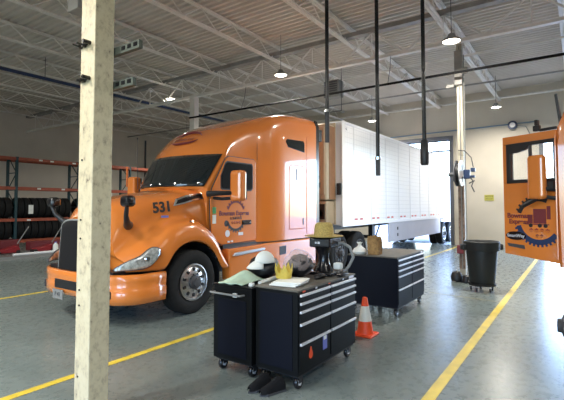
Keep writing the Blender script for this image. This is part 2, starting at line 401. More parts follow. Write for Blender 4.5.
for yy in (5.9, 13.6, 17.3):
    pipe('hanger_rod', [(6.0+yy*.2, 15, 6.2), (6.0+yy*.2, 15, 6.94)], .012, 'dgrey', 'hanger rod of the blue pipe, %s' % {5.9: 'nearest the viewer', 13.6: 'middle one', 17.3: 'farthest one'}[yy], 'rod')
g = thing('pressure_gauge', (XB-.1, 2.2, 5.0), 'small round blue-rimmed gauge on the wall pipe', 'gauge')
B().lathe([(0, 0), (.16, 0), (.19, .03), (.19, .08), (.06, .09), (.05, .185), (0, .185)], (XB-.2, 2.25, 5.3), 'X', 20).build('rim', M['bluepipe'], g, smooth=True)
B().lathe([(0, 0), (.11, 0), (.11, .01)], (XB-.212, 2.25, 5.3), 'X', 20).build('dial', M['white'], g)
B().tube([(XB-.1, 2.1, 5.3), (XB-.1, 1.75, 5.2), (XB-.06, 1.62, 4.9), (XB-.06, 1.6, 4.6)], .02, 8).build('bent_pipe', M['grey'], g, smooth=True)
tag(B().cbox((XB-.02, 3.25, 2.17), (.02, .38, .26)).build('wall_sign', M['signyellow']), 'small yellow notice sign on the cream back wall', 'sign')
s = [o for o in bpy.data.objects if o.name == 'wall_sign'][0]; ORG['wall_sign'] = (0,0,0)
text('NOTICE', .09, M['black'], s, frame_mtx((XB-.032, 3.25, 2.23), (0,-1,0), (0,0,1)))
text('KEEP CLEAR', .055, M['black'], s, frame_mtx((XB-.032, 3.25, 2.12), (0,-1,0), (0,0,1)))
tag(B().cbox((XB-.06, 4.42, 1.2), (.12, .12, .5)).build('door_switch', M['dgrey'], bevel=.01), 'slim dark switch box on the wall right of the bay door', 'switch')
tag(B().tube([(XB-.04, 13.0, 4.2), (XB-.04, 16.0, 4.1)], .05, 8).build('wall_conduit', M['grey'], smooth=True), 'grey conduit on the back wall behind the truck', 'pipe')
tag(B().box((18.4, YL-.08, 0), (18.5, YL-.02, 6.3)).build('corner_conduit', M['dgrey']), 'thin dark vertical conduit near the far wall corner', 'pipe')
tag(B().box((17.9, YL-.5, 4.1), (18.7, YL-.05, 4.3)).build('wall_bracket', M['black'], bevel=.02), 'black bracket on the far left wall above truck hood', 'bracket')
tag(B().box((6.6, YL-.25, 5.2), (7.2, YL-.02, 5.9)).box((7.0, YL-.12, 5.9), (7.1, YL-.02, 6.9)).build('wall_duct', M['wallleft'], bevel=.02), 'tan vent duct at the top of the left wall', 'duct')

# high bay lamps
def lamp(x, y, z, label, power=300, grp='round high-bay ceiling lamps'):
    t = thing('ceiling_lamp', (x, y, z), label, 'lamp', grp)
    B().lathe([(0, .16), (.07, .15), (.09, .08), (.19, .02), (.2, -.02), (.185, -.02), (.17, .01), (0, .03)], (x, y, z), 'Z', 24).build('lamp_shade', M['girder'], t, smooth=True)
    B().lathe([(0, -.035), (.12, -.03), (.17, -.005), (.17, .008), (0, .008)], (x, y, z), 'Z', 20).build('lens', M['lampglow'], t, smooth=True)
    B().tube([(x, y, z+.15), (x, y, 6.94)], .008, 6).build('cord', M['dgrey'], t)
    l = bpy.data.lights.new('lamp_light', 'AREA'); l.shape = 'DISK'; l.size = .34; l.energy = power; l.color = (1, .94, .84); l.spread = math.radians(165)
    o = bpy.data.objects.new('lamp_light', l); col.objects.link(o); o.location = (x, y, z-.05)
LP = 215
lamp(10.25, 7.2, 5.72, 'glowing round lamp hung over the truck sleeper', LP)
lamp(9.45, 2.15, 5.35, 'glowing round lamp hung beside the top of the slim pole', LP)
lamp(18.4, 2.56, 5.70, 'glowing round lamp hung near the cream back wall above the bin', LP)
lamp(11.0, 13.0, 6.0, 'glowing round lamp hung over the far left lane, left of the distant column', LP)
lamp(18.4, 7.75, 5.75, 'glowing round lamp hung above the trailer near the back wall', LP)
for x, y in ((1.5, -3.5), (-.9, 4.6), (-3.4, 3.2), (.2, 8.6), (.2, 13), (9.8, -3.2), (-6, -1), (-5, 8), (2, 19), (18.4, -2.8), (16.4, 18)):  # unseen lamps added for their light on the column, left wall and hall
    if x > 5 and y > 10: lamp(x, y, 5.6, 'round lamp added in the far corner behind the truck to brighten the left wall', LP)
    else: lamp(x, y, 5.6, 'unseen round ceiling lamp out of view, added for light', LP)

# hanging unit heater
h = thing('unit_heater', (13.5, 7.0, 5.5), 'grey unit heater box hung from ceiling above the trailer front', 'heater')
B().box((13.3, 6.85, 5.70), (13.7, 7.45, 6.30)).build('casing', M['grey'], h, bevel=.02)
b = B()
for i in range(6): b.box((13.28, 6.9, 5.81+i*.08), (13.305, 7.4, 5.85+i*.08))
b.build('louver', M['dgrey'], h)
b = B()
for y in (6.84, 7.46): b.tube([(13.5, y, 5.2), (13.5, y, 6.93)], .014, 6)
b.tube([(13.5, 6.84, 5.2), (13.5, 7.46, 5.2)], .014, 6)
b.build('hanger', M['dgrey'], h)
tag(B().box((3.08, 5.58, 4.53), (3.3, 5.85, 6.93)).build('hanging_duct', M['girder'], bevel=.01), 'grey square duct drop behind the top of the near column', 'duct')

# black drop hoses
def drop(x, y, z0, label, thick=None, fit=None):
    t = thing('drop_hose', (x, y, z0), label, 'hose', 'black hoses hanging from the roof')
    B().tube([(x, y, z0), (x, y, 6.97)], .027, 10).build('hose', M['gloss_black'], t, smooth=True)
    if thick: B().tube([(x, y, z0-.01), (x, y, z0+.02), (x, y, thick-.03), (x, y, thick)], [.045, .056, .056, .03], 12).build('grip', M['black'], t, smooth=True)
    if fit:
        B().tube([(x, y, z0-.08), (x, y, z0+fit)], .032, 10).build('coupler', M['dgrey'], t, smooth=True)
        B().tube([(x, y, z0+fit), (x, y, z0+fit+.04)], .040, 10).build('collar', M['chrome'], t, smooth=True)
drop(5.26, 2.89, 2.78, 'leftmost black hose hanging by the trailer front corner', None, .35)
drop(5.56, 2.26, 2.30, 'middle black hose hanging in front of the white trailer', None, .14)
drop(5.76, 1.68, 2.36, 'rightmost black hose with thick grip, nearest the slim pole', 2.70)

# ---------------------------------------------------------------- floor markings
def lane(pts, w, m, label):
    b = B(); b.add([(pts[0][0], pts[0][1]-w/2, .003), (pts[1][0], pts[1][1]-w/2, .003), (pts[1][0], pts[1][1]+w/2, .003), (pts[0][0], pts[0][1]+w/2, .003)], [(0,1,2,3)])
    tag(b.build('lane_line', M[m]), label, 'floor marking', 'painted floor lines')
lane(((-8, 4.43), (20.7, 4.43)), .10, 'yellowline', 'yellow lane line between toolboxes and orange truck')
lane(((-8, 1.19), (20.7, 1.19)), .11, 'yellowline', 'yellow lane line right of the toolboxes and trash bin')
lane(((-8, 9.23), (20.7, 9.23)), .10, 'yellowline', 'yellow lane line on the far left of the orange truck')
b = B(); b.add([(8.9, 1.3, .0035), (8.95, 1.3, .0035), (9.1, 2.6, .0035), (9.05, 2.6, .0035)], [(0,1,2,3)])
tag(b.build('floor_scratch', M['paleline']), 'faint worn line across the floor by the trash bin', 'floor marking')

# ---------------------------------------------------------------- wheels
def tyre_b(c, R=.53, w=.29, axis='Y', lugs=0):
    h = w/2
    prof = [(R*.56, -h*.75), (R*.62, -h*.95), (R*.82, -h), (R*.95, -h*.9), (R*.99, -h*.75), (R, -h*.6), (R, -h*.35), (R*.975, -h*.33), (R*.975, -h*.25), (R, -h*.23), (R, h*.23), (R*.975, h*.25), (R*.975, h*.33), (R, h*.35), (R, h*.6), (R*.99, h*.75), (R*.95, h*.9), (R*.82, h), (R*.62, h*.95), (R*.56, h*.75), (R*.56, -h*.75)]
    b = B().lathe(prof, c, axis, 48)
    if lugs:
        for i in range(lugs):
            a = 2*PI*i/lugs
            for s in (-1, 1): b.cbox((c[0]+math.cos(a)*R*.985, c[1]+s*h*.7, c[2]+math.sin(a)*R*.985), (.05, h*.55, .035), (0, -a, 0))
    return b
def rim_into(t, c, s, R=.53, rim=None, m_='alu'):
    # s: -1 the outer face looks towards -Y
    y = c[1]+s*.145
    o = B().lathe([(.30, s*-.02), (.305, s*.005), (.285, s*.008), (.275, s*-.02), (.262, s*-.035), (.24, s*-.02), (.18, s*-.005), (.15, s*.0), (.0, s*.0), (0, s*-.03), (.3, s*-.08), (.30, s*-.02)], (c[0], y, c[2]), 'Y', 40)
    hole = lambda i: ((c[0]+.212*math.cos(2*PI*(i+.5)/10), y-s*.004, c[2]+.212*math.sin(2*PI*(i+.5)/10)), (.062, .03, .05), (0, -2*PI*(i+.5)/10, 0))
    nut = lambda i: [(c[0]+.14*math.cos(2*PI*i/10), y-s*.01, c[2]+.14*math.sin(2*PI*i/10)), (c[0]+.14*math.cos(2*PI*i/10), y+s*.04, c[2]+.14*math.sin(2*PI*i/10))]
    if not rim:
        for i in range(10): o.cbox(*hole(i), k=1); o.tube(nut(i), .016, 6)
    w = o.build('wheel_rim', [M[m_], M['black']], t, smooth=True)
    if rim:
        for i in range(10): B().cbox(*hole(i)).build('hand_hole', M['black'], w, bevel=.012); B().tube(nut(i), .016, 6).build('lug_nut', M['chrome'], w)
    B().lathe([(.115, 0), (.11, s*.05), (.075, s*.06), (.07, s*.10), (.0, s*.105)], (c[0], y, c[2]), 'Y', 24).build('hub_cap', M['dgrey'], w, smooth=True)

# ---------------------------------------------------------------- the orange tractor
YC = 6.52
tr = thing('semi_truck', (3.45, YC, 0), 'orange sleeper semi truck numbered 531 parked nose toward the left', 'truck')

# --- cab and sleeper skin
ST = [ # X, Wlow, Wup, ztop, radius, bulge
 (5.56, .97, .97, 2.14, .05, .33), (5.70, 1.01, .98, 2.38, .06, .31), (5.83, 1.03, .98, 2.60, .07, .29), (5.95, 1.05, .98, 2.79, .08, .27), (6.0, 1.05, .98, 2.88, .12, .26),
 (6.15, 1.05, .99, 3.10, .18, .22), (6.35, 1.05, 1.0, 3.29, .24, .17), (6.6, 1.05, 1.02, 3.44, .28, .10), (6.87, 1.05, 1.06, 3.56, .30, .04), (7.05, 1.10, 1.12, 3.635, .30, 0),
 (7.2, 1.18, 1.18, 3.69, .28, 0), (7.32, 1.215, 1.215, 3.73, .26, 0), (7.7, 1.22, 1.22, 3.83, .24, 0), (8.2, 1.22, 1.22, 3.91, .24, 0), (8.7, 1.22, 1.22, 3.955, .24, 0), (9.07, 1.22, 1.22, 3.965, .24, 0)]
def skin_pt(st, k, off=0):
    # k in 0..2N symmetrical, first half is the near side going up, then across to centre
    X, wl, wu, zt, r, bu = st; NS, NA, NT = 9, 5, 7
    tot = NS+NA+NT; mirror = k > tot
    if mirror: k = 2*tot-k
    zb = 1.06
    def W(z): return lerp(wl, wu, sstep((z-2.55)/.45)) if zt > 2.9 else wl
    if k <= NS: z = zb+(zt-r-zb)*k/NS; y = W(z)
    elif k <= NS+NA:
        a = (k-NS)/NA*PI/2; z = zt-r+r*math.sin(a); y = W(zt)-r+r*math.cos(a)
    else: u = (k-NS-NA)/NT; y = (W(zt)-r)*(1-u); z = zt
    crown = .05*(1-(y/W(zt))**2) if zt > 2.85 else 0
    if k > NS+NA: z += crown
    elif k > NS: z += crown*(k-NS)/NA
    x = X - bu*(1-min(1, (y/W(zt)))**2)*(0 if k <= NS else 1)
    return (x, YC + (y if mirror else -y), z)
NK = 2*(9+5+7)+1
b = B().grid(lambda i, j: skin_pt(ST[i], j), len(ST), NK)
b.add([skin_pt(ST[-1], j) for j in range(NK)], [tuple(range(NK))]); b.add([skin_pt(ST[0], j) for j in range(NK)], [tuple(range(NK))])
cab = b.build('cab_body', M['orange'], tr, smooth=True, angle=35)
# windscreen: follows the raked front surface
def ws_pt(i, j):
    u = i/8; st0 = ST[0:4]; xx = u*3; a = min(2, int(xx)); f = xx-a
    P = [lerp(ST[a][q], ST[a+1][q], f) for q in range(6)]
    v = -1+2*j/24; y = v*(P[1]-.035); x = P[0]-P[5]*(1-(y/P[1])**2)
    z = P[3]+lerp(.01, -.015, u)
    return (x-.022, YC+y, z+.012)
b = B().grid(ws_pt, 9, 25); b.build('windshield', M['glass'], tr, smooth=True, thick=.008)
# roof emblem on the fairing: two arc strokes
def roofpt(x, y):
    # top surface height by X at lateral y
    best = None
    for A, C in zip(ST, ST[1:]):
        k = 1-(y/A[2])**2; xa = A[0]-A[5]*k; xc = C[0]-C[5]*(1-(y/C[2])**2)
        if xa <= x <= xc:
            f = (x-xa)/(xc-xa); za = A[3]+.05*k*(A[3] > 2.85); zc = C[3]+.05*k; return lerp(za, zc, f)
    return 3.0
b = B()
for a0, a1 in ((200, 340), (20, 160)):
    pts = []
    for q in range(15):
        a = math.radians(lerp(a0, a1, q/14)); y = .40*math.cos(a)+.02; x = 5.98+.15*math.sin(a)
        pts.append((x-.02, YC+y, roofpt(x, y)+.02))
    b.tube(pts, [.006+.02*math.sin(PI*q/14) for q in range(15)], 6)
b.build('roof_emblem', M['maroon'], tr, smooth=True)
text('DEDICATED', .10, M['maroon'], tr, frame_mtx((5.90, YC+.02, roofpt(5.90, .02)+.028), (0,-1,0), (.72,0,.69)), 'roof_lettering')
B().tube([(6.9, YC-1.075, 2.75), (6.9, YC-1.07, 3.1), (6.9, YC-1.045, 3.32)], .004, 4).build('roof_seam', M['dgrey'], tr)

# --- doors both sides (mirrored)
def side(poly, y0, y1, s): return B().prism(poly, YC+s*y0, YC+s*y1, 'XZ')
dp = [(5.58, 1.20), (5.545, 1.9), (5.60, 2.12), (5.96, 2.71), (6.05, 2.75), (6.80, 2.75), (6.85, 2.70), (6.86, 1.10), (5.85, 1.08)]
wp = [(5.80, 2.13), (5.80, 2.36), (5.92, 2.62), (5.98, 2.66), (6.72, 2.66), (6.76, 2.62), (6.76, 2.15), (6.70, 2.10), (5.84, 2.10)]
for s in (-1, 1):
    big = [(x+(.012 if x > 6.3 else -.012), z+(.012 if z > 2 else -.012)) for x, z in dp]
    side(big, 1.045, 1.056, s).build('door_seal', M['dgrey'], tr)
    d = side(dp, 1.05, 1.075, s).build('door', M['orange'], tr, bevel=.012)
    side([(x, z) for x, z in wp], 1.06, 1.078, s).build('window_frame', M['black'], d, bevel=.005)
    side([(lerp(x, 6.3, .06), lerp(z, 2.38, .1)) for x, z in wp], 1.07, 1.084, s).build('window_pane', M['open'], d)  # dark sheet in place of the unlit cab interior
    B().tube([(6.44, YC+s*1.085, 1.47), (6.56, YC+s*1.12, 1.475), (6.68, YC+s*1.085, 1.48)], .022, 8).cbox((6.56, YC+s*1.078, 1.475), (.28, .02, .09)).build('door_handle', M['gloss_black'], d, bevel=.006)
    if s < 0:
        dn = d
        B().cbox((6.6, YC-1.112, 1.475), (.08, .02, .03)).build('handle_glint', M['chrome'], d)
# door emblem, near side
def arc_ring(cx, cz, r0, r1, a0, a1, y, dy, teeth=0, xdir=1, n=24):
    b = B()
    for q in range(n):
        A = math.radians(lerp(a0, a1, q/n)); C = math.radians(lerp(a0, a1, (q+1)/n))
        ps = [(cx+xdir*r0*math.cos(A), cz+r0*math.sin(A)), (cx+xdir*r1*math.cos(A), cz+r1*math.sin(A)), (cx+xdir*r1*math.cos(C), cz+r1*math.sin(C)), (cx+xdir*r0*math.cos(C), cz+r0*math.sin(C))]
        b.prism(ps, y, y+dy, 'XZ')
    for q in range(teeth):
        A = math.radians(lerp(a0, a1, (q+.5)/teeth)); rr = r1+.008
        b.cbox((cx+xdir*rr*math.cos(A), y+dy/2, cz+rr*math.sin(A)), (.045, abs(dy), .03), (0, -A*xdir, 0))
    return b
yd = YC-1.078
arc_ring(6.24, 1.63, .235, .275, 25, 155, yd, .003, 9).build('emblem', M['maroon'], dn)
arc_ring(6.24, 1.60, .235, .285, 205, 335, yd, .003, 9).build('emblem', M['dgrey'], dn)
XN = (1, 0, 0); ZU = (0, 0, 1)
text('Bowman Express', .125, M['maroon'], dn, frame_mtx((6.20, yd, 1.66), XN, ZU), bold=.004)
text('LOGISTICS', .07, M['black'], dn, frame_mtx((6.24, yd, 1.565), XN, ZU), bold=.002)
text('* * * *', .10, M['red'], dn, frame_mtx((6.24, yd, 1.46), XN, ZU), bold=.004)
B().lathe([(0, 0), (.06, 0), (.06, .004), (0, .004)], (5.97, yd, 1.47), 'Y', 20).build('oval_sticker', M['dgrey'], dn).scale = (1, 1, 1)
B().lathe([(0, 0), (.065, 0), (.065, .004), (0, .004)], (6.0, yd, 1.28), 'Y', 24).build('round_sticker', M['handle'], dn)
B().cbox((5.64, yd, 1.72), (.09, .004, .12)).build('green_sticker', M['green'], dn)
B().cbox((5.64, yd, 1.56), (.09, .004, .16)).build('white_sticker', M['paper'], dn)
B().cbox((6.38, yd, 1.26), (.14, .004, .06)).build('small_badge', M['handle'], dn)
B().cbox((6.02, yd-.01, 1.125), (.05, .02, .03)).cbox((6.11, yd-.01, 1.13), (.05, .02, .03)).build('hinge_cap', M['white'], dn)
# --- sleeper details
for s in (-1, 1):
    side([(7.86, 1.27), (7.86, 2.66), (7.93, 2.74), (8.52, 2.74), (8.6, 2.66), (8.6, 1.27)], 1.215, 1.2225, s).build('locker_seal', M['orange2'], tr)
    side([(7.875, 1.285), (7.875, 2.65), (7.935, 2.725), (8.515, 2.725), (8.585, 2.65), (8.585, 1.285)], 1.218, 1.227, s).build('sleeper_door', M['orange'], tr, bevel=.006)
    B().cbox((8.16, YC+s*1.23, 2.52), (.035, .012, .26)).build('door_latch', M['gloss_black'], tr, bevel=.005)
    B().cbox((8.45, YC+s*1.23, 1.44), (.05, .012, .15)).build('door_latch', M['gloss_black'], tr, bevel=.005)
    side([(7.74, 3.24), (7.78, 3.30), (8.47, 3.33), (8.52, 3.28), (8.52, 3.06), (7.82, 3.12)], 1.2, 1.228, s).build('sleeper_window', M['glass'], tr, bevel=.008)
    # side extender behind the sleeper
    side([(9.05, 1.2), (9.05, 3.93), (9.12, 3.92), (9.24, 3.80), (9.24, 1.2)], 1.16, 1.21, s).build('side_extender', M['gloss_black'], tr, bevel=.01)
    B().box((9.07, YC+s*1.1-.05, 3.45), (9.5, YC+s*1.1+.05, 3.75)).build('roof_bracket', M['black'], tr, bevel=.02)
    B().cbox((8.62, YC+s*1.222, 2.3), (.012, .006, 2.3)).build('panel_seam', M['orange2'], tr)

# --- hood and fenders: one lofted skin
WX, WZ = 5.03, .53
HX = [3.72, 3.79, 3.88, 4.0, 4.16, 4.35, 4.45, 4.6, 4.75, 4.9, 5.03, 5.15, 5.3, 5.45, 5.55, 5.65, 5.75, 5.82, 5.88]
def zlow(x):
    d = x-WX; R = .68
    if x < 4.45: return .80
    if abs(d) < R: return max(.66 if d > 0 else .80, WZ+math.sqrt(R*R-d*d))
    return .66
outer = [(3.72, .93), (3.79, 1.0), (3.85, 1.07), (4.0, 1.12), (4.16, 1.16), (4.35, 1.20), (4.6, 1.22), (5.5, 1.22), (5.9, 1.20)]
crest = [(3.72, .98), (3.84, 1.05), (4.0, 1.14), (4.16, 1.22), (4.35, 1.34), (4.6, 1.46), (4.9, 1.53), (5.1, 1.53), (5.3, 1.47), (5.5, 1.33), (5.7, 1.08), (5.82, .88), (5.9, .72)]
hw = [(3.72, .70), (4.0, .73), (4.6, .80), (5.2, .89), (5.6, .95), (5.9, .97)]
hood = [(3.72, 1.64), (3.79, 1.77), (3.85, 1.87), (4.16, 1.95), (4.83, 2.06), (5.3, 2.13), (5.6, 2.16), (5.9, 2.17)]
def hood_pt(i, j, n=13):
    x = HX[i]; m_ = j > n
    if m_: j = 2*n-j
    wo = sinterp(outer, x); zl = zlow(x); zc = max(sinterp(crest, x), zl+.05); hh = interp(hw, x); zh = sinterp(hood, x)
    sh = zh-.30 if x > 3.9 else zh-.36
    q = {0: (wo-.03, zl), 1: (wo, zl+.01), 2: (wo+.012, lerp(zl, zc, .35)), 3: (wo, lerp(zl, zc, .7)), 4: (wo-.05, zc-.02), 5: (wo-.13, zc+.025), 6: (lerp(wo-.13, hh+.03, .6), zc+.05),
         7: (hh+.025, zc+.12), 8: (hh+.005, lerp(zc+.12, sh, .5)), 9: (hh-.02, sh), 10: (hh-.10, sh+.13), 11: (hh*.72, zh-.085), 12: (hh*.38, zh-.02), 13: (0, zh)}[j]
    y, z = q
    if x < 4.2 and j >= 7: z = min(z, zh) 
    f = sstep((4.7-x)/1.0)
    xx = x+f*.30*(abs(y)/1.1)**2.2 + (.25*f*sstep((z-1.0)/.9) if 0 else 0)
    # rear edge of the hood curves round the base of the windscreen
    if x > 5.3 and j >= 7: xx -= (x-5.3)/.6*.55*(1-min(1, abs(y)/1.0)**2)*1.0
    return (xx, YC+(y if m_ else -y), z)
b = B().grid(lambda i, j: hood_pt(i, j), len(HX), 27)
b.add([hood_pt(0, j) for j in range(27)], [tuple(range(27))])
b.build('hood', M['orange'], tr, smooth=True, subsurf=1, angle=50)
# dark wheel wells
for s in (-1, 1):
    b = B()
    for q in range(16):
        a = math.radians(-8+196*q/15)
    b.grid(lambda i, j: (WX+.66*math.cos(math.radians(-10+200*i/15)), YC+s*(1.17-.55*j), WZ+.66*math.sin(math.radians(-10+200*i/15))), 16, 2)
    b.box((WX-.66, YC+s*.62-.01, .35), (WX+.66, YC+s*.62+.01, 1.15))
    b.build('wheel_well', M['black'], tr)
B().box((3.8, YC-.45, .45), (9.0, YC-.38, .72)).box((3.8, YC+.38, .45), (9.0, YC+.45, .72)).box((8.9, YC-.45, .62), (12.7, YC-.38, .95)).box((8.9, YC+.38, .62), (12.7, YC+.45, .95)).build('chassis_rail', M['black'], tr)
B().box((4.2, YC-.6, .5), (5.8, YC+.6, 1.2)).build('engine_block', M['black'], tr)
# grille
def gpt(i, j, off):
    v = -1+2*j/12; y = v*.56; z = lerp(.70, 1.58, i/8)
    x = 3.72+.30*(abs(y)/1.1)**2.2-off-.05*(1-i/8)
    return (x, YC+y, z-.10*(abs(v)**3)*(i/8))
B().grid(lambda i, j: gpt(i, j, .055), 9, 13).build('grille', M['matte'], tr, smooth=True, thick=.03)
b = B()
b.tube([gpt(i, 0, .06) for i in range(9)], .014, 6); b.tube([gpt(i, 12, .06) for i in range(9)], .014, 6); b.tube([gpt(8, j, .06) for j in range(13)], .018, 6)
for i in (): b.tube([gpt(i, j, .075) for j in range(13)], .006, 4)
b.build('grille_surround', M['grey'], tr, smooth=True)
b = B().box((3.72, YC-.9, .70), (4.0, YC+.9, .82)); b.build('lower_grille', M['black'], tr)
# headlamps wrapping the corner
def hl_poly(s):
    # points over the corner surface (x, offset outward)
    b = B(); NU = 10
    def f(i, j):
        u = i/NU; x0 = lerp(3.72, 4.27, u)
        lo = interp([(3.72, .85), (4.0, .86), (4.12, .90), (4.22, .99), (4.29, 1.09)], x0); hi = interp([(3.72, .88), (3.84, 1.0), (3.96, 1.05), (4.08, 1.15), (4.18, 1.17), (4.27, 1.14)], x0)
        y = sinterp(outer, x0)-.0+.018
        ff = sstep((4.7-x0)/1.0); 
        z = lerp(lo, hi, j/4)
        return (x0+ff*.30*(y/1.1)**2.2-.22*ff-.012, YC+s*(y+.004), z)
    b.grid(f, NU+1, 5); return b
for s in (-1, 1):
    h = hl_poly(s).build('headlamp', M['headlamp'], tr, smooth=True, thick=.03)
    b = B(); g = hl_poly(s); V = g.v
    ring = [V[i*5+0] for i in range(11)]+[V[10*5+j] for j in range(1, 5)]+[V[i*5+4] for i in range(9, -1, -1)]+[V[j] for j in (3, 2, 1, 0)]
    b.tube(ring, .014, 6); b.build('lamp_bezel', M['dgrey'], h, smooth=True)
    b = B(); cc = V[6*5+2]
    b.lathe([(0, -.02), (.035, -.02), (.05, .02), (0, .03)], (cc[0], cc[1]+s*.01, cc[2]), 'Y', 16); b.build('projector', M['chrome'], h, smooth=True)
# bumper
plan = [(3.56, 0), (3.565, .3), (3.585, .6), (3.63, .82), (3.70, .97), (3.80, 1.08), (3.93, 1.16), (4.05, 1.205), (4.25, 1.22), (4.43, 1.225)]
plan2 = [(x, -y) for x, y in plan[::-1]] + [(x, y) for x, y in plan[1:]]
zp = [(.33, .08), (.36, .02), (.44, 0), (.56, 0), (.58, .015), (.68, .0), (.745, .0), (.765, .03)]
def bump_pt(i, j):
    x, y = plan2[i]; z, inn = zp[j]; z += .015*(j > 5); k = 1-inn/1.2
    rise = .06*sstep((1.0-abs(y))/.9)
    return (x+inn*(1 if abs(y) < 1.15 else .2), YC+y*k, z+(rise if j < 3 else 0))
b = B().grid(bump_pt, len(plan2), len(zp)); bm_ = b.build('bumper', M['orange'], tr, smooth=True, thick=.02, angle=60)
for s in (-1, 1):
    B().cbox((3.685, YC+s*.86, .50), (.06, .15, .12), (0, 0, s*.42)).build('fog_lamp', M['black'], bm_, bevel=.02)
B().box((3.545, YC-.42, .50), (3.62, YC+.42, .64)).build('bumper_intake', M['black'], bm_, bevel=.01)
pl = B().box((3.53, YC+.14, .33), (3.545, YC+.44, .48)).build('license_plate', M['grey'], tr, bevel=.004)
text('P 42', .09, M['black'], pl, frame_mtx((3.529, YC+.29, .405), (0,-1,0), ZU))
# mirrors
def rbox(c, d, rot=None): return B().cbox(c, d, rot)
for s in (-1, 1):
    yo = YC+s*1.46 if s < 0 else YC+s*1.60
    m_ = rbox((5.86, yo, 2.17), (.20, .27, .56)).build('mirror', M['orange'], tr, bevel=.06, seg=4)
    rbox((5.965, yo, 2.17), (.02, .22, .5)).build('mirror_glass', M['glass'], m_)
    B().tube([(5.50, YC+s*1.03, 2.02), (5.58, YC+s*1.2, 2.03), (5.84, yo-s*.05, 2.04)], [.055, .045, .035], 8).tube([(5.62, YC+s*1.05, 1.95), (5.72, YC+s*1.2, 1.93), (5.86, yo-s*.04, 1.95)], .03, 8).build('mirror_arm', M['black'], m_, smooth=True)
    # hood mirror
    hx, hy = (3.76, YC+s*1.10)
    k = B().tube([(4.05, YC+s*.78, 1.50), (3.93, YC+s*.92, 1.54), (3.84, YC+s*1.02, 1.66), (3.80, hy, 1.84)], [.075, .05, .035, .03], 10).build('hood_mirror_stalk', M['black'], tr, smooth=True)
    rbox((3.83, hy-s*.03, 1.87), (.17, .21, .17), (.0, 0, 0)).build('hood_mirror', M['gloss_black'], tr, bevel=.06, seg=4)
    rbox((3.918, hy-s*.03, 1.87), (.006, .13, .10)).build('hood_mirror_glass', M['chrome'], tr)
# hood side vent by the windscreen base and unit number
for s in (-1, 1):
    side([(4.86, 1.83), (4.90, 1.90), (5.10, 1.965), (5.42, 2.01), (5.46, 1.95), (5.28, 1.93), (5.05, 1.87)], .90, .955, s).build('hood_vent', M['gloss_black'], tr, bevel=.006)
    side([(4.83, 1.80), (4.88, 1.92), (5.10, 1.99), (5.46, 2.04), (5.5, 1.93), (5.28, 1.90), (5.05, 1.84)], .90, .944, s).build('vent_bezel', M['chrome'], tr, bevel=.006)
ang = math.radians(-4)
text('531', .235, M['black'], tr, frame_mtx((4.62, YC-.880, 1.775), (1, -.13, .10), (-.10, .12, 1)), 'unit_number', bold=.009, extr=.004)
B().cbox((4.66, YC-.90, 1.625), (.14, .008, .035), (0, 0, -.08)).build('small_badge', M['bluest'], tr)
B().lathe([(0, 0), (.04, 0), (.03, .02), (0, .025)], (5.03, YC-1.14, 1.53), 'Z', 16).build('marker_lamp', M['chrome'], tr, smooth=True)
# lower fairing, rocker and steps
for s in (-1, 1):
    side([(5.93, .42), (5.90, 1.0), (6.9, 1.02), (7.3, 1.035), (9.06, 1.035), (9.06, .40)], 1.0, 1.215, s).build('chassis_fairing', M['orange'], tr, bevel=.03)
    side([(5.9, .98), (5.9, 1.075), (9.06, 1.075), (9.06, 1.02), (7.3, 1.02)], .9, 1.055, s).build('rocker_gap', M['black'], tr)
    side([(5.97, .87), (6.05, .925), (6.95, .955), (6.98, .93), (6.95, .90), (6.05, .86)], 1.15, 1.24, s).build('step_trim', M['alu'], tr, bevel=.01)
    side([(7.5, .74), (7.5, .93), (7.76, .94), (7.76, .75)], 1.17, 1.22, s).build('step_opening', M['black'], tr, bevel=.01)
# wheels
for s in (-1, 1):
    c = (WX, YC+s*1.065, WZ)
    w = tyre_b(c).build('tire', M['rubber'], tr, smooth=True); rim_into(w, c, s, rim=s < 0)
    for x in (10.35, 11.6):
        c = (x, YC+s*1.06, WZ); w = tyre_b(c).build('tire', M['rubber'], tr, smooth=True); rim_into(w, c, s, m_='dgrey')
        c = (x, YC+s*.74, WZ); tyre_b(c).build('tire', M['rubber'], tr, smooth=True)
B().tube([(WX, YC-.95, WZ), (WX, YC+.95, WZ)], .06, 8).tube([(10.35, YC-.95, WZ), (10.35, YC+.95, WZ)], .1, 8).tube([(11.6, YC-.95, WZ), (11.6, YC+.95, WZ)], .1, 8).build('axle', M['black'], tr)
B().box((10.2, YC-.4, .95), (11.6, YC+.4, 1.18)).build('fifth_wheel', M['black'], tr, bevel=.02)
# antenna, far orange marker
B().tube([(5.58, 7.6, 2.15), (5.57, 7.62, 3.22)], [.008, .005], 6).lathe([(0, 0), (.015, .01), (.015, .04), (0, .05)], (5.57, 7.62, 3.2), 'Z', 8).build('antenna', M['dgrey'], tr)
B().tube([(5.4, 7.72, 2.2), (5.4, 7.72, 2.62)], .018, 6).build('marker_pole', M['orange2'], tr)

